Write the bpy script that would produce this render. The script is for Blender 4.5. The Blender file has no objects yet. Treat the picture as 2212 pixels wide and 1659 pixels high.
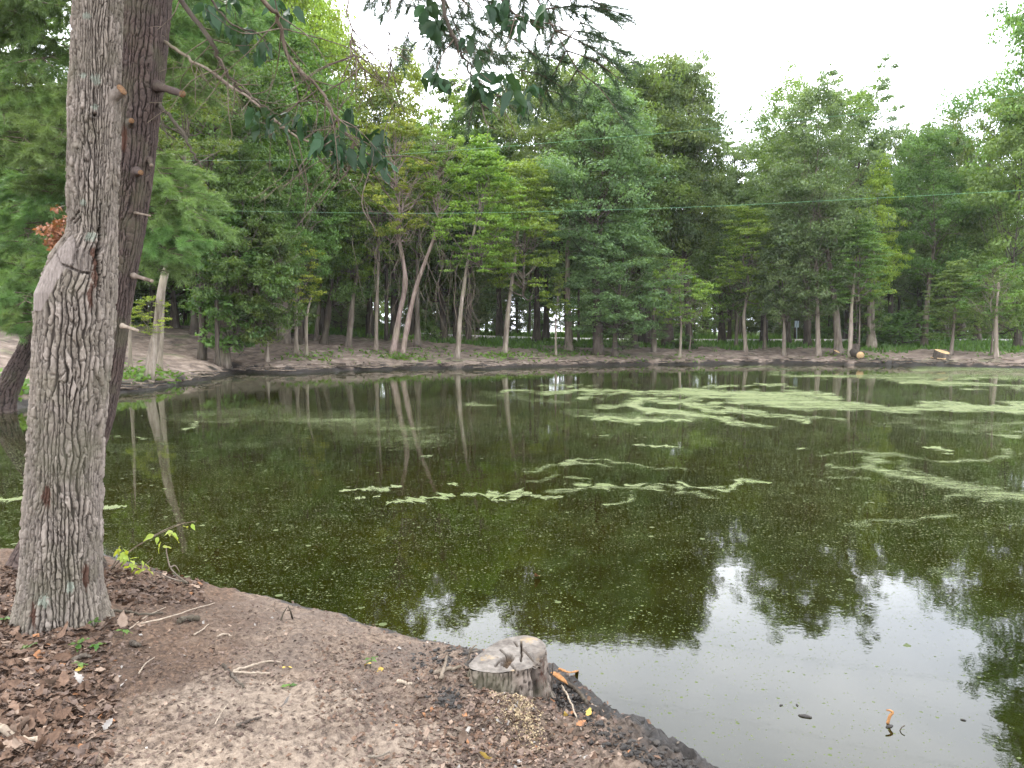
import bpy, math, random
import numpy as np
from mathutils import Vector, Matrix

# ------------------------------------------------------------------ camera, world, sun, exposure
S = bpy.context.scene
COL = S.collection
R = math.radians
CAM_H, PITCH, F = 2.1, R(3.93), 1661.0          # eye height over the water, tilt, focal length in 2212-px units
cam_d = bpy.data.cameras.new('camera'); cam = bpy.data.objects.new('camera', cam_d); COL.objects.link(cam)
cam.location = (0, 0, CAM_H); cam.rotation_euler = (R(90) - PITCH, 0, 0)
cam_d.sensor_fit = 'HORIZONTAL'; cam_d.sensor_width = 36; cam_d.lens = 36 * F / 2212
cam_d.clip_start = 0.05; cam_d.clip_end = 4000
S.camera = cam
SUN_EL, SUN_AZ = R(52), R(-48)                   # high, ahead and to the left, behind thin cloud
w = bpy.data.worlds.new('World'); S.world = w; w.use_nodes = True
nt = w.node_tree; nt.nodes.clear()
def wn(t, **k):
    n = nt.nodes.new(t)
    for a, b in k.items(): setattr(n, a, b)
    return n
sky = wn('ShaderNodeTexSky', sky_type='NISHITA', sun_disc=False, sun_elevation=SUN_EL, sun_rotation=SUN_AZ, air_density=1.0, dust_density=3.0)
hs = wn('ShaderNodeHueSaturation'); hs.inputs['Saturation'].default_value = 0.35
nt.links.new(sky.outputs[0], hs.inputs['Color'])
tc = wn('ShaderNodeTexCoord'); mp = wn('ShaderNodeMapping'); mp.inputs['Scale'].default_value = (1.0, 1.0, 2.2)
nt.links.new(tc.outputs['Generated'], mp.inputs[0])
cn = wn('ShaderNodeTexNoise'); cn.inputs['Scale'].default_value = 2.6; cn.inputs['Detail'].default_value = 6; cn.inputs['Roughness'].default_value = 0.5
nt.links.new(mp.outputs[0], cn.inputs['Vector'])
cr = wn('ShaderNodeValToRGB')
cr.color_ramp.elements[0].position = 0.34; cr.color_ramp.elements[0].color = (0.60, 0.65, 0.73, 1)
cr.color_ramp.elements[1].position = 0.62; cr.color_ramp.elements[1].color = (0.95, 0.985, 1.03, 1)
nt.links.new(cn.outputs[0], cr.inputs[0])
cs = wn('ShaderNodeVectorMath', operation='SCALE'); cs.inputs['Scale'].default_value = 19.5
nt.links.new(cr.outputs[0], cs.inputs[0])
mx = wn('ShaderNodeMix', data_type='RGBA'); mx.inputs[0].default_value = 0.86
nt.links.new(hs.outputs[0], mx.inputs[6]); nt.links.new(cs.outputs[0], mx.inputs[7])
bg = wn('ShaderNodeBackground'); bg.inputs[1].default_value = 0.12
wo = wn('ShaderNodeOutputWorld')
nt.links.new(mx.outputs[2], bg.inputs[0]); nt.links.new(bg.outputs[0], wo.inputs[0])
sd = bpy.data.lights.new('sun', 'SUN'); sd.energy = 1.5; sd.angle = R(14); sd.color = (1.0, 0.95, 0.86)
so = bpy.data.objects.new('sun', sd); COL.objects.link(so)
sdir = Vector((math.sin(SUN_AZ) * math.cos(SUN_EL), math.cos(SUN_AZ) * math.cos(SUN_EL), math.sin(SUN_EL)))
so.rotation_euler = sdir.to_track_quat('Z', 'Y').to_euler()
vs = S.view_settings; vs.view_transform = 'Standard'; vs.look = 'None'; vs.gamma = 1.0; vs.use_curve_mapping = False
vs.exposure = 1.6
S.cycles.use_denoising = True
S.cycles.max_bounces = 8; S.cycles.diffuse_bounces = 4; S.cycles.transmission_bounces = 4

# ------------------------------------------------------------------ helpers: projection
CP, SP = math.cos(PITCH), math.sin(PITCH)
def ray(px, py):
    a = (px - 1106.0) / F; b = (829.5 - py) / F
    return np.array([a, CP + b * SP, -SP + b * CP])
def P(px, py, Y):
    d = ray(px, py); return np.array([0, 0, CAM_H]) + d * (Y / d[1])
def Pz(px, py, z=0.0):
    d = ray(px, py); return np.array([0, 0, CAM_H]) + d * ((z - CAM_H) / d[2])
def proj(x, y, z):
    dz = z - CAM_H
    f = y * CP - dz * SP; u = y * SP + dz * CP
    f = np.where(np.abs(f) < 1e-6, 1e-6, f)
    return 1106 + F * x / f, 829.5 - F * u / f, f

# ------------------------------------------------------------------ helpers: noise (numpy)
def _h(ix, iy, iz, s):
    n = (ix.astype(np.int64) * 374761393 + iy.astype(np.int64) * 668265263 + iz.astype(np.int64) * 2147483647 // 7 + s * 974711) & 0xffffffff
    n = ((n ^ (n >> 13)) * 1274126177) & 0xffffffff
    n = ((n ^ (n >> 16)) * 2246822519) & 0xffffffff
    n = n ^ (n >> 15)
    return (n & 0xffffff) / float(0x1000000)
def vn(x, y, s=0):
    x = np.asarray(x, float); y = np.asarray(y, float)
    ix = np.floor(x); iy = np.floor(y); fx = x - ix; fy = y - iy
    fx = fx * fx * fx * (fx * (fx * 6 - 15) + 10); fy = fy * fy * fy * (fy * (fy * 6 - 15) + 10)
    z = np.zeros_like(ix)
    a = _h(ix, iy, z, s); b = _h(ix + 1, iy, z, s); c = _h(ix, iy + 1, z, s); d = _h(ix + 1, iy + 1, z, s)
    return (a + (b - a) * fx) * (1 - fy) + (c + (d - c) * fx) * fy
def fbm(x, y, o=4, s=0, g=0.5):
    t = 0; a = 1.0; n = 0
    x = np.asarray(x, float); y = np.asarray(y, float)
    for k in range(o):
        t = t + a * (vn(x, y, s + k * 17) * 2 - 1); n += a
        x = x * 2.03 + 13.7; y = y * 2.03 - 7.1; a *= g
    return t / n
def sst(a, b, x):
    t = np.clip((np.asarray(x, float) - a) / (b - a), 0, 1); return t * t * (3 - 2 * t)

# ------------------------------------------------------------------ helpers: meshes
class MB:
    """collects vertices, quads, tris with material indices and point attributes"""
    def __init__(s): s.V = []; s.Q = []; s.T = []; s.qm = []; s.tm = []; s.A = {}; s.n = 0; s.names = []
    def add(s, V, Q=None, T=None, m=0, **attr):
        V = np.asarray(V, float).reshape(-1, 3); n0 = s.n
        s.V.append(V); k = len(V)
        if Q is not None and len(Q): Q = np.asarray(Q, int); s.Q.append(Q + n0); s.qm.append(np.full(len(Q), m))
        if T is not None and len(T): T = np.asarray(T, int); s.T.append(T + n0); s.tm.append(np.full(len(T), m))
        for a in attr:
            if a not in s.A: s.A[a] = [np.zeros(n0)] if n0 else []
        for a in s.A:
            v = attr.get(a, 0.0); s.A[a].append(np.full(k, v) if np.isscalar(v) else np.asarray(v, float))
        s.n += k
    def mesh(s, name, mats, smooth=True):
        me = bpy.data.meshes.new(name)
        V = np.concatenate(s.V) if s.V else np.zeros((0, 3))
        Q = np.concatenate(s.Q) if s.Q else np.zeros((0, 4), int); T = np.concatenate(s.T) if s.T else np.zeros((0, 3), int)
        me.vertices.add(len(V)); me.vertices.foreach_set('co', V.astype(np.float32).ravel())
        nl = Q.size + T.size; npoly = len(Q) + len(T)
        me.loops.add(nl); me.polygons.add(npoly)
        me.loops.foreach_set('vertex_index', np.concatenate([Q.ravel(), T.ravel()]).astype(np.int32))
        me.polygons.foreach_set('loop_start', np.concatenate([np.arange(len(Q)) * 4, Q.size + np.arange(len(T)) * 3]).astype(np.int32))
        me.polygons.foreach_set('loop_total', np.concatenate([np.full(len(Q), 4), np.full(len(T), 3)]).astype(np.int32))
        mi = np.concatenate([np.concatenate(s.qm) if s.qm else np.zeros(0), np.concatenate(s.tm) if s.tm else np.zeros(0)]).astype(np.int32)
        if not isinstance(mats, (list, tuple)): mats = [mats]
        for m in mats: me.materials.append(m)
        me.polygons.foreach_set('material_index', mi)
        me.polygons.foreach_set('use_smooth', np.full(npoly, smooth, dtype=bool))
        for a, L in s.A.items():
            at = me.attributes.new(a, 'FLOAT', 'POINT'); at.data.foreach_set('value', np.concatenate(L).astype(np.float32))
        me.update(calc_edges=True)
        return me
    def obj(s, name, mats, parent=None, smooth=True):
        return link(name, s.mesh(name, mats, smooth), parent)
def link(name, me, parent=None, loc=None):
    o = bpy.data.objects.new(name, me); COL.objects.link(o)
    if parent is not None: o.parent = parent
    if loc is not None: o.location = loc
    return o
def tag(o, label=None, cat=None, group=None, kind=None):
    if label: o['label'] = label
    if cat: o['category'] = cat
    if group: o['group'] = group
    if kind: o['kind'] = kind
    return o
def empty(name, loc, label, cat, group=None):
    o = bpy.data.objects.new(name, None); COL.objects.link(o); o.location = [float(v) for v in loc]
    o.empty_display_size = 0.2
    return tag(o, label, cat, group)

def catmull(pts, n):
    p = np.asarray(pts, float)
    if len(p) < 3:
        t = np.linspace(0, 1, n)[:, None]; return p[0] * (1 - t) + p[-1] * t
    q = np.vstack([2 * p[0] - p[1], p, 2 * p[-1] - p[-2]])
    u = np.linspace(0, len(p) - 1 - 1e-9, n); i = u.astype(int); f = (u - i)[:, None]
    a, b, c, d = q[i], q[i + 1], q[i + 2], q[i + 3]
    return 0.5 * (2 * b + (c - a) * f + (2 * a - 5 * b + 4 * c - d) * f ** 2 + (3 * b - a - 3 * c + d) * f ** 3)
def tube_vq(pts, rad, sides=8, cap=True):
    pts = np.asarray(pts, float); n = len(pts); rad = np.broadcast_to(np.asarray(rad, float), (n,))
    tan = np.gradient(pts, axis=0); tan /= np.linalg.norm(tan, axis=1)[:, None] + 1e-12
    ref = np.array([1.0, 0.13, 0.0]) if abs(tan[0][2]) > 0.6 else np.array([0.0, 0.0, 1.0])
    u = np.cross(tan, ref); u /= np.linalg.norm(u, axis=1)[:, None] + 1e-12
    v = np.cross(tan, u)
    th = np.linspace(0, 2 * np.pi, sides, endpoint=False)
    V = pts[:, None, :] + rad[:, None, None] * (np.cos(th)[None, :, None] * u[:, None, :] + np.sin(th)[None, :, None] * v[:, None, :])
    V = V.reshape(-1, 3)
    i = np.arange(n - 1)[:, None] * sides; j = np.arange(sides)[None, :]; j2 = (j + 1) % sides
    Q = np.stack([i + j, i + j2, i + sides + j2, i + sides + j], -1).reshape(-1, 4)
    T = np.zeros((0, 3), int)
    if cap:
        V = np.vstack([V, pts[:1], pts[-1:]]); a = n * sides
        jj = np.arange(sides)
        T = np.vstack([np.stack([np.full(sides, a), (jj + 1) % sides, jj], -1), np.stack([np.full(sides, a + 1), (n - 1) * sides + jj, (n - 1) * sides + (jj + 1) % sides], -1)])
    return V, Q, T
def tube(mb, pts, rad, sides=8, m=0, cap=True, **attr):
    V, Q, T = tube_vq(pts, rad, sides, cap); mb.add(V, Q, T, m, **attr)
def nrm(a): return a / (np.linalg.norm(a, axis=-1, keepdims=True) + 1e-12)

# ------------------------------------------------------------------ helpers: materials
class M:
    def __init__(s, name):
        s.m = bpy.data.materials.new(name); s.m.use_nodes = True; s.t = s.m.node_tree; s.t.nodes.clear()
        s.out = s.t.nodes.new('ShaderNodeOutputMaterial')
    def n(s, typ, props=None, **inp):
        nd = s.t.nodes.new('ShaderNode' + typ)
        for k, v in (props or {}).items(): setattr(nd, k, v)
        for k, v in inp.items():
            key = int(k[1:]) if k[0] == 'i' and k[1:].isdigit() else k.replace('_', ' ')
            sock = nd.inputs[key]
            if hasattr(v, 'is_linked') or isinstance(v, bpy.types.NodeSocket): s.t.links.new(v, sock)
            else: sock.default_value = v
        return nd
    def pos(s, scale=(1, 1, 1), obj=True):
        c = s.n('TexCoord').outputs['Object'] if obj else s.n('NewGeometry').outputs['Position']
        return s.n('Mapping', None, Vector=c, Scale=scale).outputs[0]
    def noise(s, vec, scale, detail=4, rough=0.55, out=0, dist=0.0):
        return s.n('TexNoise', None, Vector=vec, Scale=scale, Detail=detail, Roughness=rough, Distortion=dist).outputs[out]
    def ramp(s, fac, stops):
        nd = s.n('ValToRGB', None, i0=fac); e = nd.color_ramp.elements
        while len(e) < len(stops): e.new(0.5)
        for q, (p, c) in zip(e, stops):
            q.position = p; q.color = (c, c, c, 1) if np.isscalar(c) else (*c, 1)
        return nd.outputs[0]
    def mix(s, f, a, b, blend='MIX'):
        def c(v): return (*v, 1) if isinstance(v, tuple) and len(v) == 3 else v
        return s.n('Mix', {'data_type': 'RGBA', 'blend_type': blend}, i0=f, i6=c(a), i7=c(b)).outputs[2]
    def math(s, op, a, b=0.0, c=0.0, clamp=False):
        return s.n('Math', {'operation': op, 'use_clamp': clamp}, i0=a, i1=b, i2=c).outputs[0]
    def attr(s, name): return s.n('Attribute', {'attribute_name': name}).outputs['Fac']
    def bump(s, h, strength=0.5, dist=0.02): return s.n('Bump', None, Height=h, Strength=strength, Distance=dist).outputs[0]
    def pbr(s, col, rough=0.8, spec=0.3, normal=None, **kw):
        a = dict(Base_Color=(*col, 1) if isinstance(col, tuple) and len(col) == 3 else col, Roughness=rough)
        a['Specular_IOR_Level'] = spec
        if normal is not None: a['Normal'] = normal
        a.update(kw)
        b = s.n('BsdfPrincipled', None, **a); return b.outputs[0]
    def done(s, sh): s.t.links.new(sh, s.out.inputs[0]); return s.m

def leaf_mat(name, dark, light, trans=0.42, rough=0.5, spec=0.35, huevar=0.02, tcol=None):
    m = M(name); t = m.attr('tint')
    rnd = m.n('ObjectInfo').outputs['Random']
    c = m.mix(t, dark, light)
    h = m.n('HueSaturation', None, Color=c, Hue=m.math('MULTIPLY_ADD', rnd, huevar * 2, 0.5 - huevar), Value=m.math('MULTIPLY_ADD', rnd, 0.4, 0.92), Saturation=1.0).outputs[0]
    s1 = m.pbr(h, rough, spec)
    tc_ = m.mix(1.0, h, tcol or (1.0, 1.0, 0.45), 'MULTIPLY')
    tr = m.n('BsdfTranslucent', None, Color=m.n('HueSaturation', None, Color=tc_, Value=1.5).outputs[0]).outputs[0]
    return m.done(m.n('MixShader', None, i0=trans, i1=s1, i2=tr).outputs[0])
LEAF = {
    'deep':   leaf_mat('leaf_deep_green', (0.043, 0.078, 0.019), (0.106, 0.165, 0.042)),
    'mid':    leaf_mat('leaf_mid_green', (0.056, 0.098, 0.021), (0.130, 0.192, 0.048)),
    'bright': leaf_mat('leaf_bright_green', (0.080, 0.136, 0.018), (0.175, 0.245, 0.040)),
    'yellow': leaf_mat('leaf_yellow_green', (0.115, 0.165, 0.018), (0.26, 0.305, 0.048)),
    'blue':   leaf_mat('leaf_blue_green', (0.062, 0.100, 0.040), (0.135, 0.195, 0.078)),
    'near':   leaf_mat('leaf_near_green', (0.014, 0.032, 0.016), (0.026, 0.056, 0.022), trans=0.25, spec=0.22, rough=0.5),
    'herb':   leaf_mat('herb_green', (0.040, 0.085, 0.015), (0.10, 0.17, 0.03)),
    'needle': leaf_mat('pine_needle_green', (0.062, 0.118, 0.034), (0.155, 0.24, 0.075), trans=0.25, rough=0.45),
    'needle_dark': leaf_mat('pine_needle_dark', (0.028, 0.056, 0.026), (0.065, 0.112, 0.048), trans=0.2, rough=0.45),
    'rust':   leaf_mat('leaf_rust', (0.16, 0.070, 0.030), (0.30, 0.145, 0.070), trans=0.2),
}
def bark_mat(name, c0, c1, c2, sc=6.0, stretch=0.16, bumps=0.5):
    m = M(name); v = m.pos((1, 1, stretch), obj=False)
    f = m.noise(v, sc, 6, 0.65); g = m.noise(m.pos(obj=False), 1.3, 3, 0.5)
    c = m.ramp(f, [(0.32, c0), (0.52, c1), (0.7, c2)])
    c = m.mix(m.ramp(g, [(0.45, 0.0), (0.75, 0.45)]), c, (c2[0] * .75, c2[1] * .82, c2[2] * .62))
    return m.done(m.pbr(c, 0.9, 0.15, m.bump(f, bumps, 0.04)))
BARK = {
    'pale':  bark_mat('bark_pale', (0.085, 0.066, 0.052), (0.20, 0.162, 0.128), (0.32, 0.272, 0.225)),
    'grey':  bark_mat('bark_grey', (0.052, 0.041, 0.033), (0.125, 0.10, 0.08), (0.215, 0.18, 0.148)),
    'dark':  bark_mat('bark_dark', (0.028, 0.021, 0.017), (0.066, 0.052, 0.042), (0.12, 0.10, 0.08)),
    'pink':  bark_mat('bark_pinkish', (0.10, 0.072, 0.060), (0.225, 0.165, 0.14), (0.33, 0.26, 0.225)),
    'twig':  bark_mat('twig_bark', (0.05, 0.036, 0.028), (0.11, 0.08, 0.062), (0.20, 0.16, 0.13), sc=20),
    'vine':  bark_mat('vine_bark', (0.075, 0.056, 0.044), (0.15, 0.115, 0.09), (0.23, 0.185, 0.15), sc=14),
}

# ------------------------------------------------------------------ terrain
SHORE_PX = [(1525,1664),(1440,1604),(1340,1562),(1290,1505),(1215,1452),(1120,1420),(1000,1402),(910,1388),(830,1360),(700,1325),(600,1296),(500,1278),
            (400,1254),(330,1230),(230,1200),(120,1188),(0,1192)]
FAR_PX = [(0,890),(60,878),(150,862),(240,852),(300,845),(345,838),(400,830),(480,814),(520,804),(560,806),(620,808),(700,803),(800,800),(900,797),(950,796),(1040,798),(1100,795),
          (1250,791),(1400,788),(1500,788),(1600,786),(1720,786),(1850,788),(1930,789),(2000,791),(2100,793),(2212,796)]
near = [Pz(*p)[:2] for p in SHORE_PX]; far = [Pz(*p)[:2] for p in FAR_PX]
left = [(-7.5,7.2),(-11,8.0),(-14.5,10),(-16.5,14),(-15.5,18)]
right = [(36,41.5),(46,36),(53,24),(52,10),(42,0),(26,-5),(12,-3.5),(5,0.2),(2.4,2.2),(1.4,3.05)]
SHORE = np.array(near + left + far + right)
def sdf(x, y):
    """metres outside the pond (negative inside)"""
    x = np.asarray(x, float); y = np.asarray(y, float)
    d = np.full(x.shape, 1e9); ins = np.zeros(x.shape, bool); n = len(SHORE)
    for k in range(n):
        a = SHORE[k]; b = SHORE[(k + 1) % n]; e = b - a
        t = np.clip(((x - a[0]) * e[0] + (y - a[1]) * e[1]) / (e @ e), 0, 1)
        d = np.minimum(d, (x - a[0] - t * e[0]) ** 2 + (y - a[1] - t * e[1]) ** 2)
        if a[1] != b[1]:
            c = ((a[1] > y) != (b[1] > y)) & (x < (b[0] - a[0]) * (y - a[1]) / (b[1] - a[1]) + a[0]); ins ^= c
    d = np.sqrt(d); return np.where(ins, -d, d)
def near_w(x, y): return 1 - sst(7.5, 11.0, y)
def terrain(x, y, detail=True, parts=False):
    x = np.asarray(x, float); y = np.asarray(y, float)
    ds0 = sdf(x, y); nw = near_w(x, y)
    ds = ds0 + nw * (0.05 * fbm(x * 3, y * 3, 3, 5) + 0.035 * fbm(x * 14, y * 14, 2, 6)) + (1 - nw) * 0.45 * fbm(x * 0.7, y * 0.7, 4, 7)
    sc = 1.7 - 1.15 * sst(-0.05, 0.55, x)
    land_n = 0.46 * (1 - np.exp(-np.maximum(ds, 0) / sc)) + 0.03 * (1 - np.exp(-np.maximum(ds, 0) / 0.06))
    A = np.minimum(1.2 + 0.35 * np.exp(-np.clip(x, -60, 200) / 12.0), 2.9)
    dsp = np.maximum(ds, 0)
    land_f = 0.22 * (1 - np.exp(-dsp / 0.35)) + (A - 0.22) * (1 - np.exp(-dsp / 9.0))
    land = land_n * nw + land_f * (1 - nw)
    bed = -0.5 * (1 - np.exp(np.minimum(ds, 0) / 0.8)) - 0.15 * (1 - np.exp(np.minimum(ds, 0) / 0.1))
    z = np.where(ds > 0, land, bed)
    if detail:
        edge = sst(-0.1, 0.25, ds)
        mud = np.exp(-(np.maximum(ds - 0.25, 0) / 0.35) ** 2) * sst(-0.4, 0.3, x) * nw
        d1 = 0.030 * fbm(x * 1.6, y * 1.6, 3, 21) + 0.020 * fbm(x * 6, y * 6, 3, 22) * (1 + 1.6 * mud)
        ridge = 1 - np.abs(fbm(x * 16, y * 16, 3, 23))
        d1 = d1 + (0.020 + 0.04 * mud) * (ridge - 0.75) + 0.014 * fbm(x * 45, y * 45, 2, 24) * (1 + 1.8 * mud) + 0.012 * fbm(x * 9, y * 26, 2, 25)
        d2 = 0.10 * fbm(x * 0.55, y * 0.55, 4, 31) + 0.26 * np.exp(-dsp / 1.8) * (np.abs(fbm(x * 1.6, y * 1.6, 4, 32)) - 0.08) + 0.09 * fbm(x * 3, y * 3, 3, 33)
        z = z + (.12) * np.exp(-((x + .02) / .26) ** 2 - ((y - 3.66) / .17) ** 2) + .13 * np.exp(-((x + .31) / .18) ** 2 - ((y - 3.92) / .2) ** 2)
        z = z + edge * (nw * d1 + (1 - nw) * d2)
        z = np.where((ds > 0.02) & (z < 0.012), 0.012 + 0.0 * z, z)
    if parts: return z, ds, nw
    return z
def ground(px, py, zoff=0.0, detail=True):
    d = ray(px, py); t = np.concatenate([np.linspace(1.5, 14, 900), np.linspace(14, 130, 1400)[1:]])
    X = d[0] * t; Y = d[1] * t; Z = CAM_H + d[2] * t
    h = terrain(X, Y, detail); k = np.nonzero(Z <= h)[0]
    i = k[0] if len(k) else len(t) - 1
    return np.array([X[i], Y[i], h[i] + zoff])
def gz(x, y, detail=True): return float(terrain(np.array([x]), np.array([y]), detail)[0])

az_in = np.arange(-40, 40.01, 0.30); az = np.concatenate([np.arange(-180, -40, 7.0), az_in, np.arange(46, 180, 7.0)])
az = np.radians(az)
rr = [0.3, 0.6, 0.9, 1.2, 1.5]
r_ = 1.8
while r_ < 8: rr.append(r_); r_ *= 1.0062
while r_ < 18: rr.append(r_); r_ *= 1.012
while r_ < 110: rr.append(r_); r_ *= 1.011
while r_ < 1500: rr.append(r_); r_ *= 1.12
rr = np.array(rr)
AZ, RR = np.meshgrid(az, rr); gx = RR * np.sin(AZ); gy = RR * np.cos(AZ)
gzv, gds, gnw = terrain(gx, gy, True, True)
nr, na = gx.shape
V = np.stack([gx, gy, gzv], -1).reshape(-1, 3)
i = np.arange(nr - 1)[:, None] * na; j = np.arange(na)[None, :]; j2 = (j + 1) % na
Q = np.stack([i + j, i + na + j, i + na + j2, i + j2], -1).reshape(-1, 4)
V = np.vstack([V, [[0, 0, gz(0, 0.1)]]]); jj = np.arange(na); T = np.stack([np.full(na, nr * na), jj, (jj + 1) % na], -1)
fd = gds.ravel(); fn = gnw.ravel(); X = gx.ravel(); Y = gy.ravel()
n1 = fbm(X * 1.1, Y * 1.1, 4, 41); n2 = fbm(X * 0.35, Y * 0.35, 4, 42)
leftness = 1 - sst(-14, 4, X)
mudw = 6.5 + 7 * leftness + 2.5 * n2 * 2
grass = sst(0.4, 2.5, fd - mudw) * (1 - fn)
grass = np.maximum(grass, 0.45 * sst(0.30, 0.55, n1 + 0.6 * fbm(X * .22, Y * .22, 3, 44)) * (1 - fn) * sst(0.5, 1.5, fd))
wet_n = np.exp(-(np.maximum(fd, 0) / (0.10 + 0.33 * sst(-0.7, 0.2, X))) ** 2)
wet_f = np.exp(-(np.maximum(fd, 0) / (0.28 + 0.8 * sst(-0.1, 0.5, n1))) ** 2)
wet = np.where(fn > 0.5, wet_n, wet_f)
# trodden sandy patch in the middle of the near bank, leaf mould round the big trunk
sandc = [(-0.95, 2.9, 0.85, 0.55), (-0.35, 3.25, 0.5, 0.35), (-1.2, 3.6, 0.6, 0.35), (-0.2, 2.4, 0.5, 0.4)]
sand = np.zeros_like(X)
for cx, cy, ax, ay in sandc: sand = np.maximum(sand, np.exp(-((X - cx) / ax) ** 2 - ((Y - cy) / ay) ** 2))
sand = sand * fn
mould = np.exp(-((X + 2.4) / 0.95) ** 2 - ((Y - 4.2) / 1.5) ** 2) * fn
mould = np.maximum(mould, 0.9 * sst(-1.75, -2.3, X) * fn)
ap = lambda a: np.append(a, 0.0)
mb = MB(); mb.add(V, Q, T, 0, wet=ap(wet), grass=ap(grass), sand=ap(sand), mould=ap(mould), nearw=ap(fn))
m = M('ground_soil'); p = m.pos(obj=False)
a = m.noise(p, 2.2, 8, 0.62); b = m.noise(p, 26, 6, 0.7); c = m.noise(p, 90, 4, 0.7)
soil = m.ramp(b, [(0.34, (0.036, 0.025, 0.018)), (0.47, (0.118, 0.083, 0.060)), (0.62, (0.20, 0.148, 0.112))])
soil = m.mix(m.ramp(a, [(0.40, 0.0), (0.64, 0.75)]), soil, m.ramp(c, [(0.3, (0.060, 0.045, 0.038)), (0.7, (0.13, 0.10, 0.083))]))
sandy = m.ramp(b, [(0.33, (0.075, 0.054, 0.042)), (0.48, (0.20, 0.152, 0.116)), (0.68, (0.31, 0.243, 0.185))])
sf = m.ramp(m.math('ADD', m.attr('sand'), m.math('MULTIPLY_ADD', b, 0.9, -0.45)), [(0.36, 0.0), (0.8, 0.85)])
soil = m.mix(sf, soil, sandy)
mo = m.ramp(m.noise(p, 34, 5, 0.75), [(0.3, (0.028, 0.018, 0.012)), (0.5, (0.074, 0.045, 0.030)), (0.68, (0.165, 0.104, 0.068))])
soil = m.mix(m.ramp(m.math('ADD', m.attr('mould'), m.math('MULTIPLY_ADD', a, 1.2, -0.6)), [(0.35, 0.0), (0.65, 0.9)]), soil, mo)
farsoil = m.ramp(m.noise(p, 1.7, 8, 0.68), [(0.33, (0.060, 0.043, 0.035)), (0.5, (0.150, 0.112, 0.088)), (0.66, (0.265, 0.207, 0.165))])
soil = m.mix(m.attr('nearw'), farsoil, soil)
wetc = m.ramp(b, [(0.3, (0.012, 0.010, 0.009)), (0.7, (0.042, 0.034, 0.029))])
wf = m.ramp(m.math('ADD', m.attr('wet'), m.math('MULTIPLY_ADD', a, 0.8, -0.4)), [(0.3, 0.0), (0.62, 1.0)])
soil = m.mix(wf, soil, wetc)
gr = m.ramp(m.noise(p, 3.5, 6, 0.7), [(0.32, (0.028, 0.048, 0.012)), (0.55, (0.065, 0.105, 0.022)), (0.72, (0.13, 0.16, 0.04))])
soil = m.mix(m.attr('grass'), soil, gr)
bm_ = m.bump(m.math('ADD', b, m.math('MULTIPLY', c, 0.5)), 0.8, 0.02)
gmat = m.done(m.pbr(soil, m.ramp(wf, [(0.0, 0.95), (1.0, 0.5)]), 0.25, bm_))
tag(mb.obj('ground', gmat), kind='structure')

# ------------------------------------------------------------------ duckweed strokes (read off the photograph, laid on the water in metres)
def _c5(x, y): return 737.3 + x / 3.0, 553 + y / 3.0
def _c6(x, y): return 1474.7 + x / 3.0, 553 + y / 3.0
def _c4(x, y): return x / 3.0, 553 + y / 3.0
def _c9(x, y): return 1474.7 + x / 3.0, 1106 + y / 3.0
STROKES = []   # (points px, half thickness px, strength)
def st(f, pts, th, s=1.0): STROKES.append(([f(*q) for q in pts], th / 3.0, s))
st(_c6, [(0,890),(300,890),(560,925),(850,958),(1100,985),(1650,1000),(2300,1008)], 19)
st(_c6, [(380,935),(560,915),(850,950),(1100,980)], 28, .95)
st(_c6, [(0,882),(300,885),(620,887),(980,905)], 12, .95)
st(_c6, [(1550,962),(1900,968),(2300,960)], 14, .95); st(_c6, [(1700,990),(2300,985)], 12)
st(_c6, [(0,955),(200,985),(600,1010),(1000,1062)], 10, .9); st(_c6, [(0,1010),(250,1060),(560,1112)], 13, .75); st(_c6, [(100,990),(500,1030),(800,1072)], 9, .9)
st(_c6, [(60,955),(240,950)], 10, .9)
st(_c6, [(600,765),(900,775),(1400,790),(2300,800)], 9, .8); st(_c6, [(850,768),(1350,765)], 6, .6); st(_c6, [(1450,812),(1800,835),(2300,855)], 12, .95)
st(_c6, [(1550,728),(2300,740)], 16, .7); st(_c6, [(1350,775),(2300,775)], 18, .55); st(_c6, [(250,722),(900,727)], 6, .6); st(_c6, [(200,835),(550,846),(815,857)], 5, .95)
st(_c6, [(0,1500),(200,1512),(310,1522),(385,1508),(345,1490),(560,1490)], 5, .75); st(_c6, [(0,1540),(250,1545)], 4, .6)
st(_c6, [(1170,1362),(1400,1420),(1700,1480),(1950,1540),(2260,1580)], 24, .72); st(_c6, [(900,1370),(1100,1402)], 9, .7)
st(_c6, [(1200,1302),(1700,1320),(2100,1290)], 12, .55); st(_c6, [(1000,1285),(1300,1300),(1180,1345)], 8, .6); st(_c6, [(1400,1350),(1650,1440)], 10, .5)
st(_c6, [(1750,1130),(2160,1165)], 7, .75); st(_c6, [(1700,1560),(2000,1520),(2120,1560),(1950,1590)], 12, .6); st(_c6, [(850,1290),(1200,1270)], 5, .5); st(_c6,[(900,1440),(1400,1470)],5,.5)
st(_c6, [(1300,1050),(2300,1080)], 14, .45); st(_c6, [(1200,1100),(2200,1120)], 16, .38)
st(_c5, [(1120,835),(1640,850)], 5, .7); st(_c5, [(1080,882),(1600,878),(2260,886)], 7, .85); st(_c5, [(1560,905),(2260,903)], 8, .85)
st(_c5, [(2260,934),(1980,943),(1885,965),(1960,990),(2260,1022)], 11); st(_c5, [(830,965),(1000,985)], 5, .8); st(_c5, [(1530,1050),(1900,1060),(2260,1085)], 7, .85)
st(_c5, [(1700,975),(1900,960)], 12, .6); st(_c5, [(1500,1020),(2260,1060)], 20, .4); st(_c5, [(900,900),(1500,960)], 16, .35)
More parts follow.
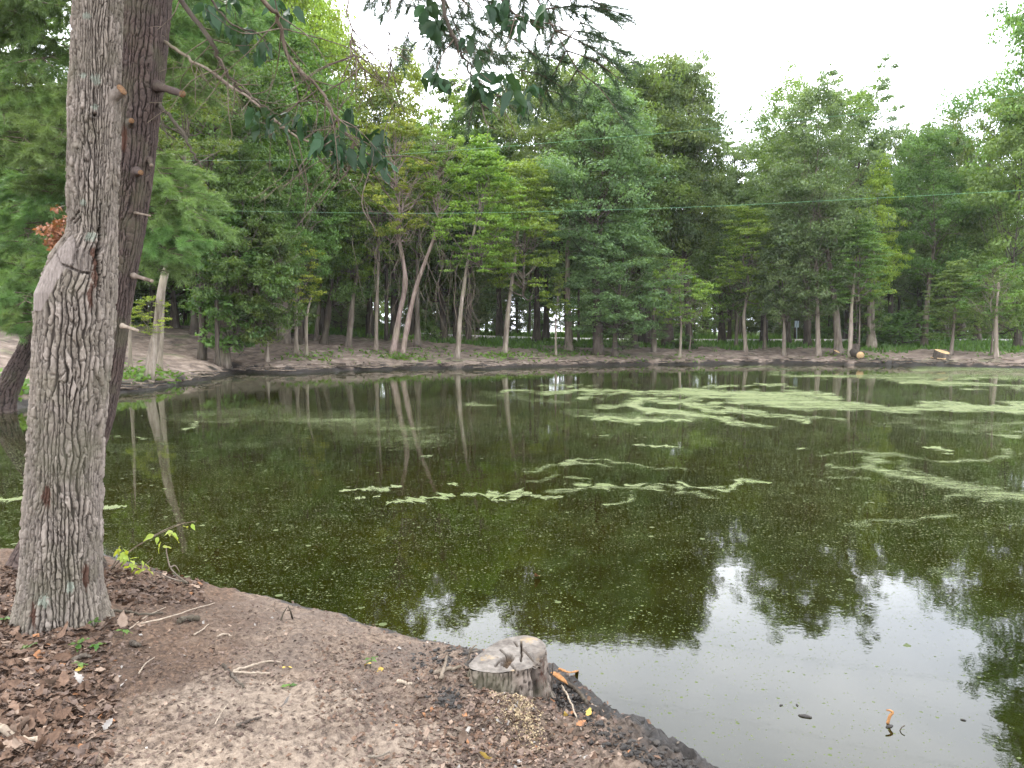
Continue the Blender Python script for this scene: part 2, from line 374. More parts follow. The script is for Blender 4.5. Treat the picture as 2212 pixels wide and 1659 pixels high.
st(_c5, [(1240,1365),(1500,1372),(1780,1390)], 8, .62); st(_c5, [(1540,1340),(1775,1346)], 5, .6); st(_c5, [(1800,1362),(2230,1390)], 8, .58); st(_c5, [(1240,1432),(1420,1442)], 8, .62)
st(_c5, [(1480,1466),(1615,1482)], 6, .7); st(_c5, [(1600,1500),(1900,1520),(2230,1545)], 5, .55); st(_c5, [(1860,1496),(2230,1520)], 5, .62); st(_c5, [(1690,1570),(1880,1545)], 6, .68)
st(_c5, [(1370,1520),(1560,1510)], 9, .6); st(_c5, [(0,1060),(300,1090),(560,1170)], 50, .36); st(_c5, [(0,1170),(500,1190)], 40, .33)
st(_c4, [(1200,1050),(1700,1000),(2200,1090)], 45, .30); st(_c4, [(700,1230),(1300,1240),(1900,1180)], 30, .30); st(_c4,[(700,1160),(1010,1155)],5,.7); st(_c4,[(1190,1106),(1270,1090)],5,.8)
st(_c4, [(560,760+20),(1100,830),(2000,790)], 5, .4)
st(_c9, [(1100,72),(1500,42),(1740,5)], 14, .5); st(_c9, [(1150,95),(1450,80)], 8, .55); st(_c9, [(1640,385),(1800,405)], 8, .6); st(_c9,[(2000,1415/20),(2200,90)],6,.4)
def seg_d(px, py, pts, asp):
    d = np.full(px.shape, 1e9)
    for (x0, y0), (x1, y1) in zip(pts[:-1], pts[1:]):
        ex, ey = (x1 - x0) * asp, y1 - y0; L = ex * ex + ey * ey + 1e-9
        qx, qy = (px - x0) * asp, py - y0
        t = np.clip((qx * ex + qy * ey) / L, 0, 1)
        d = np.minimum(d, np.hypot(qx - t * ex, qy - t * ey))
    return d
def coverage(X, Y):
    px, py, f = proj(X, Y, np.zeros_like(X)); ok = f > 0.5
    wx = 10 * fbm(X * 0.55, Y * 0.30, 3, 61); wy = fbm(X * 0.8, Y * 0.55, 4, 62)
    sc = np.clip((py - 715) / 110, 0.35, 2.2)
    qx = px + wx * 2.5; qy = py + (wy * 9.0 + 4.0 * fbm(X * 3.2, Y * 2.2, 3, 63)) * sc
    c = np.zeros(X.shape)
    for pts, th, s in STROKES:
        d = seg_d(qx, qy, pts, 0.35)
        c = np.maximum(c, s * (1 - sst(0.15, 2.1, d / th)))
    return np.where(ok, c, 0.0)

# ------------------------------------------------------------------ water
waz = np.concatenate([np.arange(-180, -41, 10.0), np.arange(-41, 41.01, 0.4), np.arange(50, 180, 10.0)]); waz = np.radians(waz)
wr = np.concatenate([[0.5, 1.5, 2.5], CAM_H * F / np.linspace(1150, 66, 300)])
wr = np.append(wr, [60, 72])
AZ, RR = np.meshgrid(waz, wr); wx_ = RR * np.sin(AZ); wy_ = RR * np.cos(AZ)
film = coverage(wx_, wy_)
pxw, pyw, fw = proj(wx_, wy_, np.zeros_like(wx_))
base = 0.095 + 0.17 * fbm(wx_ * 0.16, wy_ * 0.24, 4, 71) + 0.10 * sst(1300, 1900, pxw) * sst(760, 860, pyw) * (1 - sst(1100, 1250, pyw))
base = base * (1 - 0.80 * sst(1300, 1480, pyw + 0.12 * (pxw - 1500)))
film = np.maximum(film, np.where(fw > 0.3, np.clip(base, 0.015, 1), 0.1))
nr, na = wx_.shape
i = np.arange(nr - 1)[:, None] * na; j = np.arange(na)[None, :]; j2 = (j + 1) % na
Q = np.stack([i + j, i + na + j, i + na + j2, i + j2], -1).reshape(-1, 4)
keep = None
mb = MB(); mb.add(np.stack([wx_, wy_, np.zeros_like(wx_)], -1).reshape(-1, 3), Q, None, 0, film=film.ravel())
m = M('pond_water'); p = m.pos(obj=False)
fl = m.attr('film')
n_st = m.noise(m.pos((1.0, 2.6, 1), obj=False), 2.2, 6, 0.6)
fl2 = m.math('MULTIPLY', fl, m.ramp(n_st, [(0.30, 0.12), (0.5, .8), (0.72, 1.9)]))
def specks(scale, thr):
    vo = m.n('TexVoronoi', {'feature': 'F1'}, Vector=p, Scale=scale, Randomness=1.0)
    cell = m.n('SeparateColor', None, i0=vo.outputs['Color']).outputs[0]
    r = m.math('MULTIPLY_ADD', cell, -0.25, 0.42)
    on = m.math('LESS_THAN', cell, m.math('MULTIPLY', fl2, thr))
    return m.math('MULTIPLY', on, m.math('LESS_THAN', vo.outputs['Distance'], r))
sp = m.math('MAXIMUM', specks(85.0, 2.2), m.math('MAXIMUM', specks(38.0, 0.8), specks(14.0, 0.05)))
dens = m.ramp(m.math('ADD', fl2, m.math('MULTIPLY_ADD', m.noise(m.pos((0.8, 2.2, 1), obj=False), 5, 6, 0.72), 1.0, -0.5)), [(0.30, 0.0), (0.80, 0.80)])
mask = m.math('MAXIMUM', sp, dens)
tw = m.noise(p, 40, 3, 0.6)
weed = m.ramp(tw, [(0.3, (0.030, 0.042, 0.008)), (0.6, (0.066, 0.083, 0.022)), (0.8, (0.105, 0.12, 0.045))])
rip = m.noise(m.pos((1, 1, 1), obj=False), 5.0, 3, 0.5)
rip2 = m.noise(m.pos((1, 1, 1), obj=False), 22.0, 2, 0.5)
bp = m.bump(m.math('ADD', rip, m.math('MULTIPLY', rip2, 0.2)), 0.022, 0.03)
wb = m.mix(m.ramp(m.noise(p, 0.35, 4, 0.55), [(0.35, 0.0), (0.65, 1.0)]), (0.0060, 0.0064, 0.0007), (0.0105, 0.0088, 0.0009))
water = m.pbr(wb, 0.02, 0.5, bp, IOR=1.333)
wd = m.pbr(weed, 0.75, 0.25)
tag(mb.obj('pond_water', m.done(m.n('MixShader', None, i0=mask, i1=water, i2=wd).outputs[0])), kind='structure')

# floating weed that has gathered into films: a sheet of small cells 4 mm above the water
azs = np.arange(R(-35.5), R(35.5), 0.00105); ys = CAM_H * F / np.arange(520, 72, -1.05)
AZ, RR = np.meshgrid(azs, ys); X = RR * np.tan(AZ); Y = RR
cov = coverage(X, Y); inside = sdf(X, Y) < -0.15
nz = 0.5 + 0.62 * fbm(X * 1.7, Y * 1.1, 4, 81, 0.62) + 0.25 * fbm(X * 9, Y * 6, 2, 82)
streak = 0.5 + 0.75 * fbm(X * 1.1, Y * 1.5, 5, 83, 0.62)
hit = (cov > 0.16) & inside
nr, na = X.shape
hc = hit[:-1, :-1] & hit[1:, :-1] | hit[1:, 1:] & hit[:-1, 1:]
ii, jj = np.nonzero(hc)
Q = np.stack([ii * na + jj, (ii + 1) * na + jj, (ii + 1) * na + jj + 1, ii * na + jj + 1], -1)
u, inv = np.unique(Q.ravel(), return_inverse=True)
VV = np.stack([X.ravel()[u], Y.ravel()[u], np.full(len(u), 0.004)], -1)
mb = MB(); mb.add(VV, inv.reshape(-1, 4)[:, ::-1], None, 0, cover=cov.ravel()[u])
m = M('duckweed_film'); p = m.pos(obj=False)
c = m.ramp(m.noise(p, 14, 6, 0.7), [(0.28, (0.060, 0.074, 0.026)), (0.5, (0.112, 0.128, 0.056)), (0.72, (0.165, 0.178, 0.098))])
c = m.mix(m.ramp(m.noise(m.pos((0.6, 2.5, 1), obj=False), 1.2, 5, 0.6), [(0.4, 0.0), (0.65, 0.6)]), c, (0.090, 0.120, 0.032))
fine = m.noise(m.pos((0.75, 1.5, 1), obj=False), 7, 8, 0.74); wide = m.noise(m.pos((0.16, 0.75, 1), obj=False), 1.0, 10, 0.72)
al = m.math('ADD', m.attr('cover'), m.math('ADD', m.math('MULTIPLY_ADD', fine, 2.2, -1.1), m.math('MULTIPLY_ADD', wide, 2.6, -1.3)))
al = m.ramp(al, [(.42, 0.0), (.70, .45), (1.15, .88)])
wsh = m.pbr(c, 0.8, 0.2, m.bump(m.noise(p, 60, 3, 0.6), 0.5, 0.004))
WEEDM = m.done(m.n('MixShader', None, i0=al, i1=m.n('BsdfTransparent').outputs[0], i2=wsh).outputs[0])
tag(mb.obj('duckweed', WEEDM), kind='stuff')
# a few mats stand alone: each its own thin, ragged pad
rng = np.random.default_rng(5)
def weed_mat(pts, th, label, seed):
    c = np.array([Pz(*q)[:2] for q in pts])
    path = catmull(np.c_[c, np.zeros(len(c))], 60)[:, :2]
    t = np.gradient(path, axis=0); t = nrm(t); nn = np.c_[-t[:, 1], t[:, 0]]
    s = np.linspace(0, 1, 60); wid = 2.2 * th * np.sin(np.pi * np.clip(s * 0.98 + 0.01, 0, 1)) ** 0.5
    a = wid * (0.7 + 1.7 * fbm(s * 9, s * 0 + seed, 4, seed, .65)); b = wid * (0.7 + 1.7 * fbm(s * 11, s * 0 + seed + 5, 4, seed + 3, .65))
    Lp = path + nn * np.maximum(a, .012)[:, None]; Rp = path - nn * np.maximum(b, .012)[:, None]
    top = 0.009 + 0 * s
    z0 = np.full(60, 0.003)
    Vx = np.vstack([np.c_[Lp, z0], np.c_[Lp * .72 + Rp * .28, top], np.c_[Lp * .28 + Rp * .72, top], np.c_[Rp, z0]])
    k = np.arange(59)
    Qm = np.vstack([np.stack([r * 60 + k, (r + 1) * 60 + k, (r + 1) * 60 + k + 1, r * 60 + k + 1], -1) for r in range(3)])
    mb = MB(); mb.add(Vx, Qm[:, ::-1], None, 0, cover=np.concatenate([0 * s + .30, 0 * s + .98, 0 * s + .98, 0 * s + .30]))
    tag(mb.obj('duckweed_mat', WEEDM), label, 'duckweed', 'mats of duckweed drifting apart from the swirl')
for k, (pts, th, lab) in enumerate([
    ([_c5(-10,1530),_c5(120,1515),_c5(280,1505),_c5(395,1494)], 0.10, 'pale duckweed mat broken into rounded lobes, the mid-pond mat farthest from the stump'),
    ([_c5(380,1602),_c5(480,1585),_c5(600,1565),_c5(725,1545)], 0.12, 'solid pale duckweed mat slanting like a fish, middle one of the mid-pond mats'),
    ([_c5(770,1552),_c5(980,1540),_c5(1160,1552),_c5(1440,1560)], 0.13, 'longest ragged pale duckweed mat in the middle of the pond'),
    ([_c5(970,1590),_c5(1080,1585)], 0.06, 'small pale duckweed scrap hugging the underside of the longest ragged mat'),
    ([_c5(690,1482),_c5(755,1476)], 0.06, 'small rounded duckweed scrap alone above the longest ragged mat'),
    ([_c5(520,1296),_c5(592,1300)], 0.07, 'short pale duckweed fleck below the reflections of the vine-hung trunks'),
    ([_c5(1880,1226),_c5(2030,1232),_c5(2220,1244)], 0.10, 'thin straight duckweed mat below the hooked end of the swirl'),
    ([_c5(1690,1163),_c5(1722,1168)], 0.08, 'tiny duckweed fleck between the hooked swirl and the straight mat'),
    ([_c5(290,1598),_c5(370,1600)], 0.05, 'tiny duckweed scrap just before the fish-shaped mat'),
    ([_c5(85,1572),_c5(160,1570)], 0.05, 'little duckweed scrap under the lobed mat'),
    ([_c5(210,1560),_c5(255,1562)], 0.05, 'dot of duckweed off the lower end of the lobed mat'),
    ([_c6(1550,1243),_c6(1650,1250),_c6(1755,1268)], 0.10, 'curved duckweed mat alone in the dark water at the right'),
    ([_c6(1690,1280),_c6(1755,1286)], 0.06, 'small duckweed scrap under the curved mat at the right'),
    ([_c6(745,1246),_c6(790,1252)], 0.07, 'round duckweed fleck in dark water below the reflected dark gap of the woods'),
    ([_c4(-30,1585),_c4(90,1575),_c4(185,1572)], 0.10, 'yellow-green duckweed mat between the picture edge and the large scarred trunk'),
    ([_c4(625,1640),_c4(720,1632),_c4(825,1622)], 0.06, 'thin duckweed mat just past the pine trunk near the leafy weed'),
    ]): weed_mat(pts, th, lab, 11 + k * 7)

# ------------------------------------------------------------------ road, verge
rp = np.array([(-9,66.5),(-3,67.5),(3,68.6),(10,69.8),(18,70.6),(28,71.2),(45,71),(70,68),(110,60)], float)
mid = catmull(np.c_[rp, np.zeros(len(rp))], 90)[:, :2]
tn = nrm(np.gradient(mid, axis=0)); nn = np.c_[-tn[:, 1], tn[:, 0]]
mb = MB(); lanes = [-2.6, -1.3, 0, 1.3, 2.6]
zr = np.convolve(np.pad(terrain(mid[:, 0], mid[:, 1], False), 5, 'edge'), np.ones(11) / 11, 'valid') + 0.16
Vr = np.concatenate([np.c_[mid + nn * q, zr + 0.05 * (1 - (q / 2.6) ** 2)] for q in lanes] + [np.c_[mid + nn * q, zr - 0.6] for q in (-3.4, 3.4)])
k = np.arange(89)
order = [5, 0, 1, 2, 3, 4, 6]
Qr = np.vstack([np.stack([a * 90 + k, a * 90 + k + 1, b * 90 + k + 1, b * 90 + k], -1) for a, b in zip(order[:-1], order[1:])])
mb.add(Vr, Qr[:, ::-1])
m = M('road_gravel'); p = m.pos(obj=False)
tag(mb.obj('road', m.done(m.pbr(m.ramp(m.noise(p, 3, 6, 0.7), [(0.3, (0.30, 0.29, 0.26)), (0.7, (0.44, 0.43, 0.39))]), 0.95, 0.1))), kind='structure')

# ------------------------------------------------------------------ crowns
def leaves_into(mb, rng, c, n, rx, rz, L, tint, m=0, up=0.9, out=0.5, shell=0.33, aspect=0.62):
    """n leaf-sized kites in an ellipsoid of radii rx, rx, rz about c"""
    u = nrm(rng.normal(size=(n, 3))); r = rng.random(n) ** shell
    o = u * r[:, None] * np.array([rx, rx, rz])
    o[:, 2] -= 0.18 * rz * (np.hypot(o[:, 0], o[:, 1]) / rx) ** 2
    p = c + o
    nn = nrm(np.array([0, 0, up]) + u * out + rng.normal(size=(n, 3)) * 0.55)
    a = nrm(np.cross(nn, rng.normal(size=(n, 3)))); b = np.cross(nn, a)
    a[:, 2] -= 0.25; a = nrm(a)
    l = L * rng.uniform(0.65, 1.25, n)[:, None]; w = l * aspect * 0.5
    V = np.stack([p - a * l * .5, p + b * w - a * l * .08 - nn * l * .05, p + a * l * .5, p - b * w - a * l * .08 - nn * l * .05], 1).reshape(-1, 3)
    Q = np.arange(4 * n).reshape(n, 4)
    t = np.clip(tint + rng.normal(size=n) * 0.22, 0, 1)
    mb.add(V, Q, None, m, tint=np.repeat(t, 4))
def prof(kind, t):
    if kind == 'round': return np.clip(np.sin(np.pi * (0.10 + 0.86 * t)), 0.05, 1) ** 0.7
    if kind == 'tall':  return np.clip(np.sin(np.pi * (0.16 + 0.80 * t)), 0.08, 1) ** 0.8
    if kind == 'vase':  return np.clip(0.35 + 0.65 * np.sin(np.pi * (0.02 + 0.80 * t) ** 1.2), 0.1, 1)
    if kind == 'cone':  return np.clip((1.04 - t) ** 0.75, 0.06, 1) * np.clip(0.5 + 2.5 * t, 0, 1)
    if kind == 'column': return np.clip(np.sin(np.pi * (0.12 + 0.8 * t)) ** 0.35, 0.1, 1)
    return np.ones_like(t)
def make_crown(name, seed, Rr, H, kind, nclump, nleaf, L, flat=0.55, csz=(0.18, 0.32), inner=0.35, lump=0.25, aspect=0.62, limb_r=0.10):
    rng = np.random.default_rng(seed)
    ph = rng.uniform(0, 6.28, 6); 
    def lumpf(th, t): return 1 + lump * (np.sin(2 * th + ph[0] + 3 * t) + 0.8 * np.sin(3 * th + ph[1] - 5 * t) + 0.7 * np.sin(9 * t + ph[2]) + 0.6 * np.sin(5 * th + 7 * t + ph[3])) / 2
    t = rng.random(nclump) ** 0.85; th = rng.uniform(0, 2 * np.pi, nclump)
    rad = Rr * prof(kind, t) * lumpf(th, t) * (inner + (1 - inner) * rng.random(nclump) ** 0.55)
    C = np.stack([rad * np.cos(th), rad * np.sin(th), t * H], -1)
    cs = Rr * rng.uniform(csz[0], csz[1], nclump) * (0.75 + 0.35 * prof(kind, t))
    wgt = cs ** 2; cnt = np.maximum(12, nleaf * wgt / wgt.sum()).astype(int)
    leaf = MB(); tints = np.clip(rng.normal(0.45, 0.26, nclump), 0, 1)
    for k in range(nclump):
        # each clump is a few uneven sprays, not one ball
        ns = 4
        for q in range(ns):
            off = rng.normal(size=3) * cs[k] * np.array([0.55, 0.55, 0.30])
            leaves_into(leaf, rng, C[k] + off, max(4, cnt[k] // ns), cs[k] * rng.uniform(.4, .8), cs[k] * flat * rng.uniform(.3, .7), L, tints[k] + rng.normal() * .08, aspect=aspect)
    limb = MB()
    sway = rng.normal(size=(5, 2)) * Rr * 0.05; sway[0] = 0
    ax = catmull(np.c_[sway, np.linspace(0, 0.93 * H, 5)], 14)
    def axis_at(z): return np.array([np.interp(z, ax[:, 2], ax[:, 0]), np.interp(z, ax[:, 2], ax[:, 1]), z])
    tube(limb, ax, np.linspace(limb_r, limb_r * 0.18, 14), 7)
    order = np.argsort(-cs)
    for k in order[:(nclump if nclump <= 62 else max(14, nclump // 3))]:
        z0 = max(0.0, (t[k] - rng.uniform(0.12, 0.34)) * H); a = axis_at(min(z0, 0.9 * H)); e = C[k]
        md = (a + e) / 2 + np.array([0, 0, -0.06 * H * rng.random()]) + rng.normal(size=3) * 0.05 * Rr
        pts = catmull([a, md, e], 7)
        r0 = limb_r * (0.55 - 0.3 * z0 / H)
        tube(limb, pts, np.linspace(r0, 0.012, 7), 5)
        for q in range(2):
            s_ = pts[3 + q]; e2 = s_ + rng.normal(size=3) * cs[k] * np.array([1, 1, .5]); tube(limb, catmull([s_, (s_ + e2) / 2 + rng.normal(size=3) * .08, e2], 4), np.linspace(r0 * .4, .008, 4), 4)
    return leaf.mesh(name + '_crown', LEAF['mid'], False), limb.mesh(name + '_limbs', BARK['dark']), Rr, H
PROTO = {
    'oak0': make_crown('oak', 101, 5.0, 12.5, 'round', 120, 33000, 0.24, csz=(.18,.34), lump=.3),
    'oak1': make_crown('oak', 102, 5.0, 12.5, 'tall', 125, 33000, 0.24, csz=(.18,.34), lump=0.34),
    'oak2': make_crown('oak', 103, 5.0, 12.5, 'vase', 115, 31000, 0.24, csz=(.18,.34), lump=0.32),
    'map0': make_crown('maple', 111, 3.6, 9.5, 'tall', 100, 23000, 0.20, flat=0.45, csz=(.2,.36)),
    'map1': make_crown('maple', 112, 3.6, 9.5, 'cone', 100, 22000, 0.20, flat=0.42, csz=(.2,.36), lump=0.3),
    'air0': make_crown('airy', 121, 3.2, 9.0, 'vase', 60, 12500, 0.19, flat=0.5, csz=(0.14, 0.26), inner=0.25, lump=0.4),
    'air1': make_crown('airy', 122, 3.2, 9.0, 'round', 62, 12000, 0.18, flat=0.4, csz=(0.14, 0.26), inner=0.2, lump=0.45),
    'lay0': make_crown('layered', 131, 2.9, 8.0, 'cone', 84, 17000, 0.165, flat=0.20, csz=(0.22, 0.38), lump=0.3),
    'lay1': make_crown('layered', 132, 2.9, 8.0, 'tall', 80, 16000, 0.165, flat=0.20, csz=(0.22, 0.36), lump=0.35),
    'sap0': make_crown('sapling', 141, 1.6, 3.6, 'round', 34, 3600, 0.14, flat=0.35, csz=(0.2, 0.4), limb_r=0.035, lump=0.4),
    'sap1': make_crown('sapling', 142, 1.6, 3.6, 'cone', 34, 3400, 0.14, flat=0.28, csz=(0.2, 0.42), limb_r=0.035, lump=0.45),
    'ivy0': make_crown('column', 151, 1.3, 6.0, 'column', 70, 12000, 0.19, flat=0.7, csz=(0.3, 0.5), limb_r=0.12),
    'far0': make_crown('woodland', 161, 3.8, 11.0, 'tall', 80, 13000, 0.33, flat=0.55),
    'far1': make_crown('woodland', 162, 3.8, 11.0, 'round', 80, 13000, 0.33, flat=0.55, lump=0.35),
    'bush': make_crown('bush', 171, 1.2, 1.9, 'round', 30, 3200, 0.15, flat=0.6, csz=(0.3, 0.5), limb_r=0.03),
}
def setmat(o, mat):
    for s_ in o.material_slots: s_.link = 'OBJECT'; s_.material = mat
def put_crown(root, proto, base_local, width_r, height, leafm, barkm, rot, lean=(0, 0)):
    lm, bm2, Rr, H = PROTO[proto]
    sx = width_r / Rr; sz = height / H
    out = []
    for nm, me, mat in (('crown', lm, LEAF[leafm]), ('limb_frame', bm2, BARK[barkm])):
        o = link(nm, me, root, base_local); o.scale = (sx, sx, sz); o.rotation_euler = (lean[0], lean[1], rot); setmat(o, mat); out.append(o)
    return out
TREES = []
def tree(label, base, wpx, path, crown, bark='grey', group=None, name='tree', cat='tree', depth=None, zbase=None, extra=()):
    """base, path in photo pixels; crown = (proto, cx, top, bottom, half width, leaf) in pixels at the tree's own distance"""
    rnd = random.Random(hash((base, wpx)) & 0xffff)
    if depth is None: b = ground(*base)
    else:
        q = P(base[0], base[1], depth); b = np.array([q[0], depth, gz(q[0], depth)])
    Y = b[1]
    root = empty(name, b, label, cat, group)
    pr, cx, top, bot, hw, lf = crown
    cb = P(cx, bot, Y); ct = P(cx, top, Y); H = ct[2] - cb[2]; Wr = hw * Y / F
    pts = [np.zeros(3)] + [P(x, y, Y) - b for x, y in path]
    for q in pts[1:]: q[1] += rnd.uniform(-.15, .15)
    top_l = cb - b
    end = top_l + np.array([0, 0, 0.18 * H])
    if end[2] > pts[-1][2] + 0.5: pts.append(end)
    line = catmull(pts, 34)
    r0 = 0.5 * wpx * Y / F
    s = np.linspace(0, 1, 34)
    zz = line[:, 2]
    rad = r0 * (1 - 0.62 * s) + r0 * 0.38 * np.exp(-np.maximum(zz, 0) / (r0 * 1.3 + .05)) + r0 * 0.06 * np.sin(zz * 2.3 + rnd.random() * 6)
    line = line.copy(); line[0, 2] -= 0.15
    V, Qd, Td = tube_vq(line, rad, 12)
    nzv = vn(V[:, 0] * 9 + V[:, 1] * 7, V[:, 2] * 1.2, 3) - 0.5
    cen = np.repeat(line, 12, 0); d = V[:len(cen)] - cen
    V[:len(cen)] += d * (nzv[:len(cen), None] * 0.35)
    mb = MB(); mb.add(V, Qd, Td); mb.obj('trunk', BARK[bark], root)
    lx = line[-1][:2]
    cr = put_crown(root, pr, (top_l[0], top_l[1], top_l[2]), Wr, H, lf, bark if bark != 'pale' else 'grey', rnd.uniform(0, 6.28))
    for e in extra:
        pr2, cx2, top2, bot2, hw2, lf2 = e
        c2 = P(cx2, bot2, Y) - b; t2 = P(cx2, top2, Y) - b
        put_crown(root, pr2, c2, hw2 * Y / F, t2[2] - c2[2], lf2, bark if bark != 'pale' else 'grey', rnd.uniform(0, 6.28))
    TREES.append(root)
    return root

# ---- the trees at the water's edge, left to right (trunk positions from the photograph)
BANK = 'trees along the far bank'
T = tree
T('thin pale young trunk close beside the leaning pine trunk on the left bank', (282,796), 9, [(278,690),(272,560)], ('sap1', 268, 420, 600, 45, 'bright'), 'pale', BANK)
T('pale grey trunk leaning towards the pond, thickest of the left-bank pair by the exposed roots', (320,818), 20, [(333,720),(350,620),(366,540),(380,420)], ('lay1', 400, 60, 420, 120, 'mid'), 'pale', BANK,
  extra=[('sap0', 322, 640, 720, 40, 'yellow')])
T('slim pale trunk just beside the thick leaning left-bank trunk', (345,800), 12, [(352,700),(361,590)], ('sap0', 380, 330, 560, 75, 'mid'), 'pale', BANK)
T('straight dark brown trunk standing well back on the bare mud of the left bank', (437,776), 17, [(440,600),(444,420)], ('oak1', 450, -60, 400, 150, 'deep'), 'dark', BANK)
T('slim dark trunk touching the ivy-covered tree on the left bank', (470,790), 11, [(469,640)], ('sap0', 468, 470, 640, 45, 'deep'), 'dark', BANK)
T('thick trunk clad in dark glossy ivy nearly to the ground', (486,790), 22, [(484,640),(482,520)], ('ivy0', 500, 430, 745, 66, 'deep'), 'grey', BANK,
  extra=[('sap0', 545, 470, 740, 80, 'deep'), ('map0', 530, 330, 690, 105, 'deep'), ('ivy0', 560, 480, 735, 50, 'mid'), ('sap1', 600, 500, 735, 60, 'deep')])
T('thin pale trunk under the drooping dark leaves of the ivied tree', (577,780), 9, [(579,690),(583,600)], ('map1', 590, 380, 650, 70, 'deep'), 'pale', BANK)
T('thick brown trunk behind the two pale stems with yellow leaves', (615,742), 22, [(615,600),(612,450)], ('oak0', 610, 60, 470, 160, 'mid'), 'grey', BANK)
T('straight slim tan trunk next to the yellow-leaved sapling', (640,765), 10, [(640,660),(643,560)], ('map0', 650, 300, 600, 75, 'mid'), 'pale', BANK)
T('small tree with glowing yellow-green leaves on a pale curved stem', (662,770), 9, [(663,690),(672,640)], ('sap0', 648, 520, 655, 56, 'yellow'), 'pale', BANK)
T('slender brown trunk leaning slightly away behind the yellow-leaved sapling', (682,736), 9, [(690,640),(698,560)], ('map1', 700, 330, 590, 60, 'mid'), 'grey', BANK)
T('brown trunk with bright green foliage hanging at mid height, left of the vine-hung pair', (752,748), 14, [(762,650),(775,560)], ('map0', 765, 380, 600, 62, 'bright'), 'grey', BANK)
T('thin straight pale trunk hung with dead vines beside the vine-hung pair', (812,757), 9, [(814,650),(817,560)], ('lay1', 815, 330, 560, 60, 'bright'), 'pale', BANK)
V1 = T('pinkish vine-hung trunk leaning right, front stem of the crossing pair', (849,763), 14, [(862,680),(876,600),(858,500)], ('air1', 860, 240, 520, 80, 'yellow'), 'pink', BANK)
V2 = T('pinkish vine-hung trunk leaning far right, rear stem of the crossing pair', (869,768), 12, [(886,670),(905,600),(950,480)], ('air0', 950, 260, 500, 60, 'bright'), 'pink', BANK)
T('straight tan trunk immediately right of the vine-hung pair', (902,749), 13, [(901,640),(900,520)], ('map1', 905, 290, 560, 70, 'mid'), 'grey', BANK)
T('pale slender trunk leaning right, standing nearest the water in the bank centre', (988,775), 11, [(994,690),(1003,610),(1015,540),(1040,430)], ('lay0', 1040, 290, 580, 100, 'bright'), 'pale', BANK)
T('second pale slender leaning trunk in the bank centre, yellow weeds at its foot', (1090,764), 12, [(1098,670),(1112,560),(1120,480)], ('lay1', 1130, 350, 640, 90, 'bright'), 'pale', BANK)
T('thread-thin white sapling stem in the bank centre', (1201,767), 5, [(1201,690),(1205,640)], ('sap1', 1207, 590, 690, 28, 'bright'), 'pale', BANK)
T('trunk with pale bare lower bark and a leafy tuft at its foot', (1230,758), 16, [(1228,680),(1226,560),(1235,420)], ('oak1', 1245, 160, 480, 110, 'mid'), 'pale', BANK, extra=[('bush', 1233, 738, 768, 14, 'herb')])
T('stout dark trunk flaring at the base on the mud, ivy on one edge', (1293,765), 22, [(1290,660),(1286,540)], ('oak0', 1300, 180, 560, 120, 'blue'), 'dark', BANK)
T('low oak with blue-green foliage drooping almost to the mud', (1328,770), 13, [(1330,690),(1340,600)], ('map0', 1335, 470, 720, 105, 'blue'), 'dark', BANK, extra=[('sap0', 1345, 670, 755, 38, 'blue')])
T('very thick dark trunk set back behind the low oak', (1385,742), 21, [(1383,640),(1380,500)], ('oak2', 1390, 150, 540, 115, 'blue'), 'dark', BANK)
T('slim trunk with a leafy tuft at mid height between two thick dark trunks', (1413,760), 12, [(1412,690),(1416,600)], ('sap0', 1420, 560, 700, 48, 'blue'), 'grey', BANK, extra=[('sap1', 1425, 690, 735, 26, 'blue')])
T('very thick straight dark trunk at the end of the road verge', (1443,748), 23, [(1443,640),(1440,480)], ('oak1', 1455, 138, 560, 105, 'mid'), 'dark', BANK)
T('wispy forked sapling with bright leaves in front of the verge', (1468,772), 6, [(1471,710),(1468,660)], ('sap0', 1472, 560, 700, 58, 'bright'), 'pale', BANK)
T('tiny bent sapling on the mud by the start of the open verge', (1489,760), 4, [(1492,730),(1491,700)], ('sap1', 1500, 620, 705, 45, 'mid'), 'grey', BANK)
T('young tree with a full yellow-green crown on a sinuous pale stem', (1611,762), 9, [(1607,690),(1613,640),(1616,590)], ('lay1', 1612, 450, 650, 80, 'bright'), 'pale', BANK)
T('thin brown trunk just behind the sinuous pale stem', (1590,748), 8, [(1589,680)], ('sap0', 1580, 520, 690, 62, 'mid'), 'grey', BANK)
T('slender trunk between the sinuous stem and the road sign', (1651,754), 7, [(1652,690)], ('sap1', 1655, 540, 690, 55, 'bright'), 'grey', BANK)
T('slim straight tan trunk beside the road sign', (1693,768), 9, [(1693,700),(1692,640)], ('map0', 1690, 460, 690, 62, 'blue'), 'grey', BANK)
T('pale mottled trunk with a leafy shoot at the foot, beside the leaning dark trunk', (1768,768), 11, [(1767,690),(1765,600),(1757,500)], ('map0', 1745, 380, 680, 90, 'blue'), 'pale', BANK, extra=[('bush', 1770, 768, 784, 14, 'deep')])
T('grey trunk leaning strongly to the left on the right-hand bank', (1812,766), 17, [(1805,680),(1795,590),(1783,510)], ('oak1', 1760, 190, 560, 105, 'blue'), 'grey', BANK)
T('straight slender tan trunk just above the sawn log', (1836,772), 10, [(1841,660),(1852,560)], ('lay0', 1855, 470, 650, 70, 'mid'), 'pale', BANK)
T('thread-thin green sapling arching above the sawn log', (1855,766), 4, [(1857,690),(1860,610),(1875,580)], ('sap1', 1872, 560, 660, 32, 'bright'), 'grey', BANK)
T('thick pale trunk hung with a leafy vine, left of the brush pile', (1883,752), 18, [(1882,680),(1884,600),(1890,480)], ('map1', 1892, 345, 640, 62, 'yellow'), 'pale', BANK, extra=[('sap0', 1884, 560, 715, 36, 'mid')])
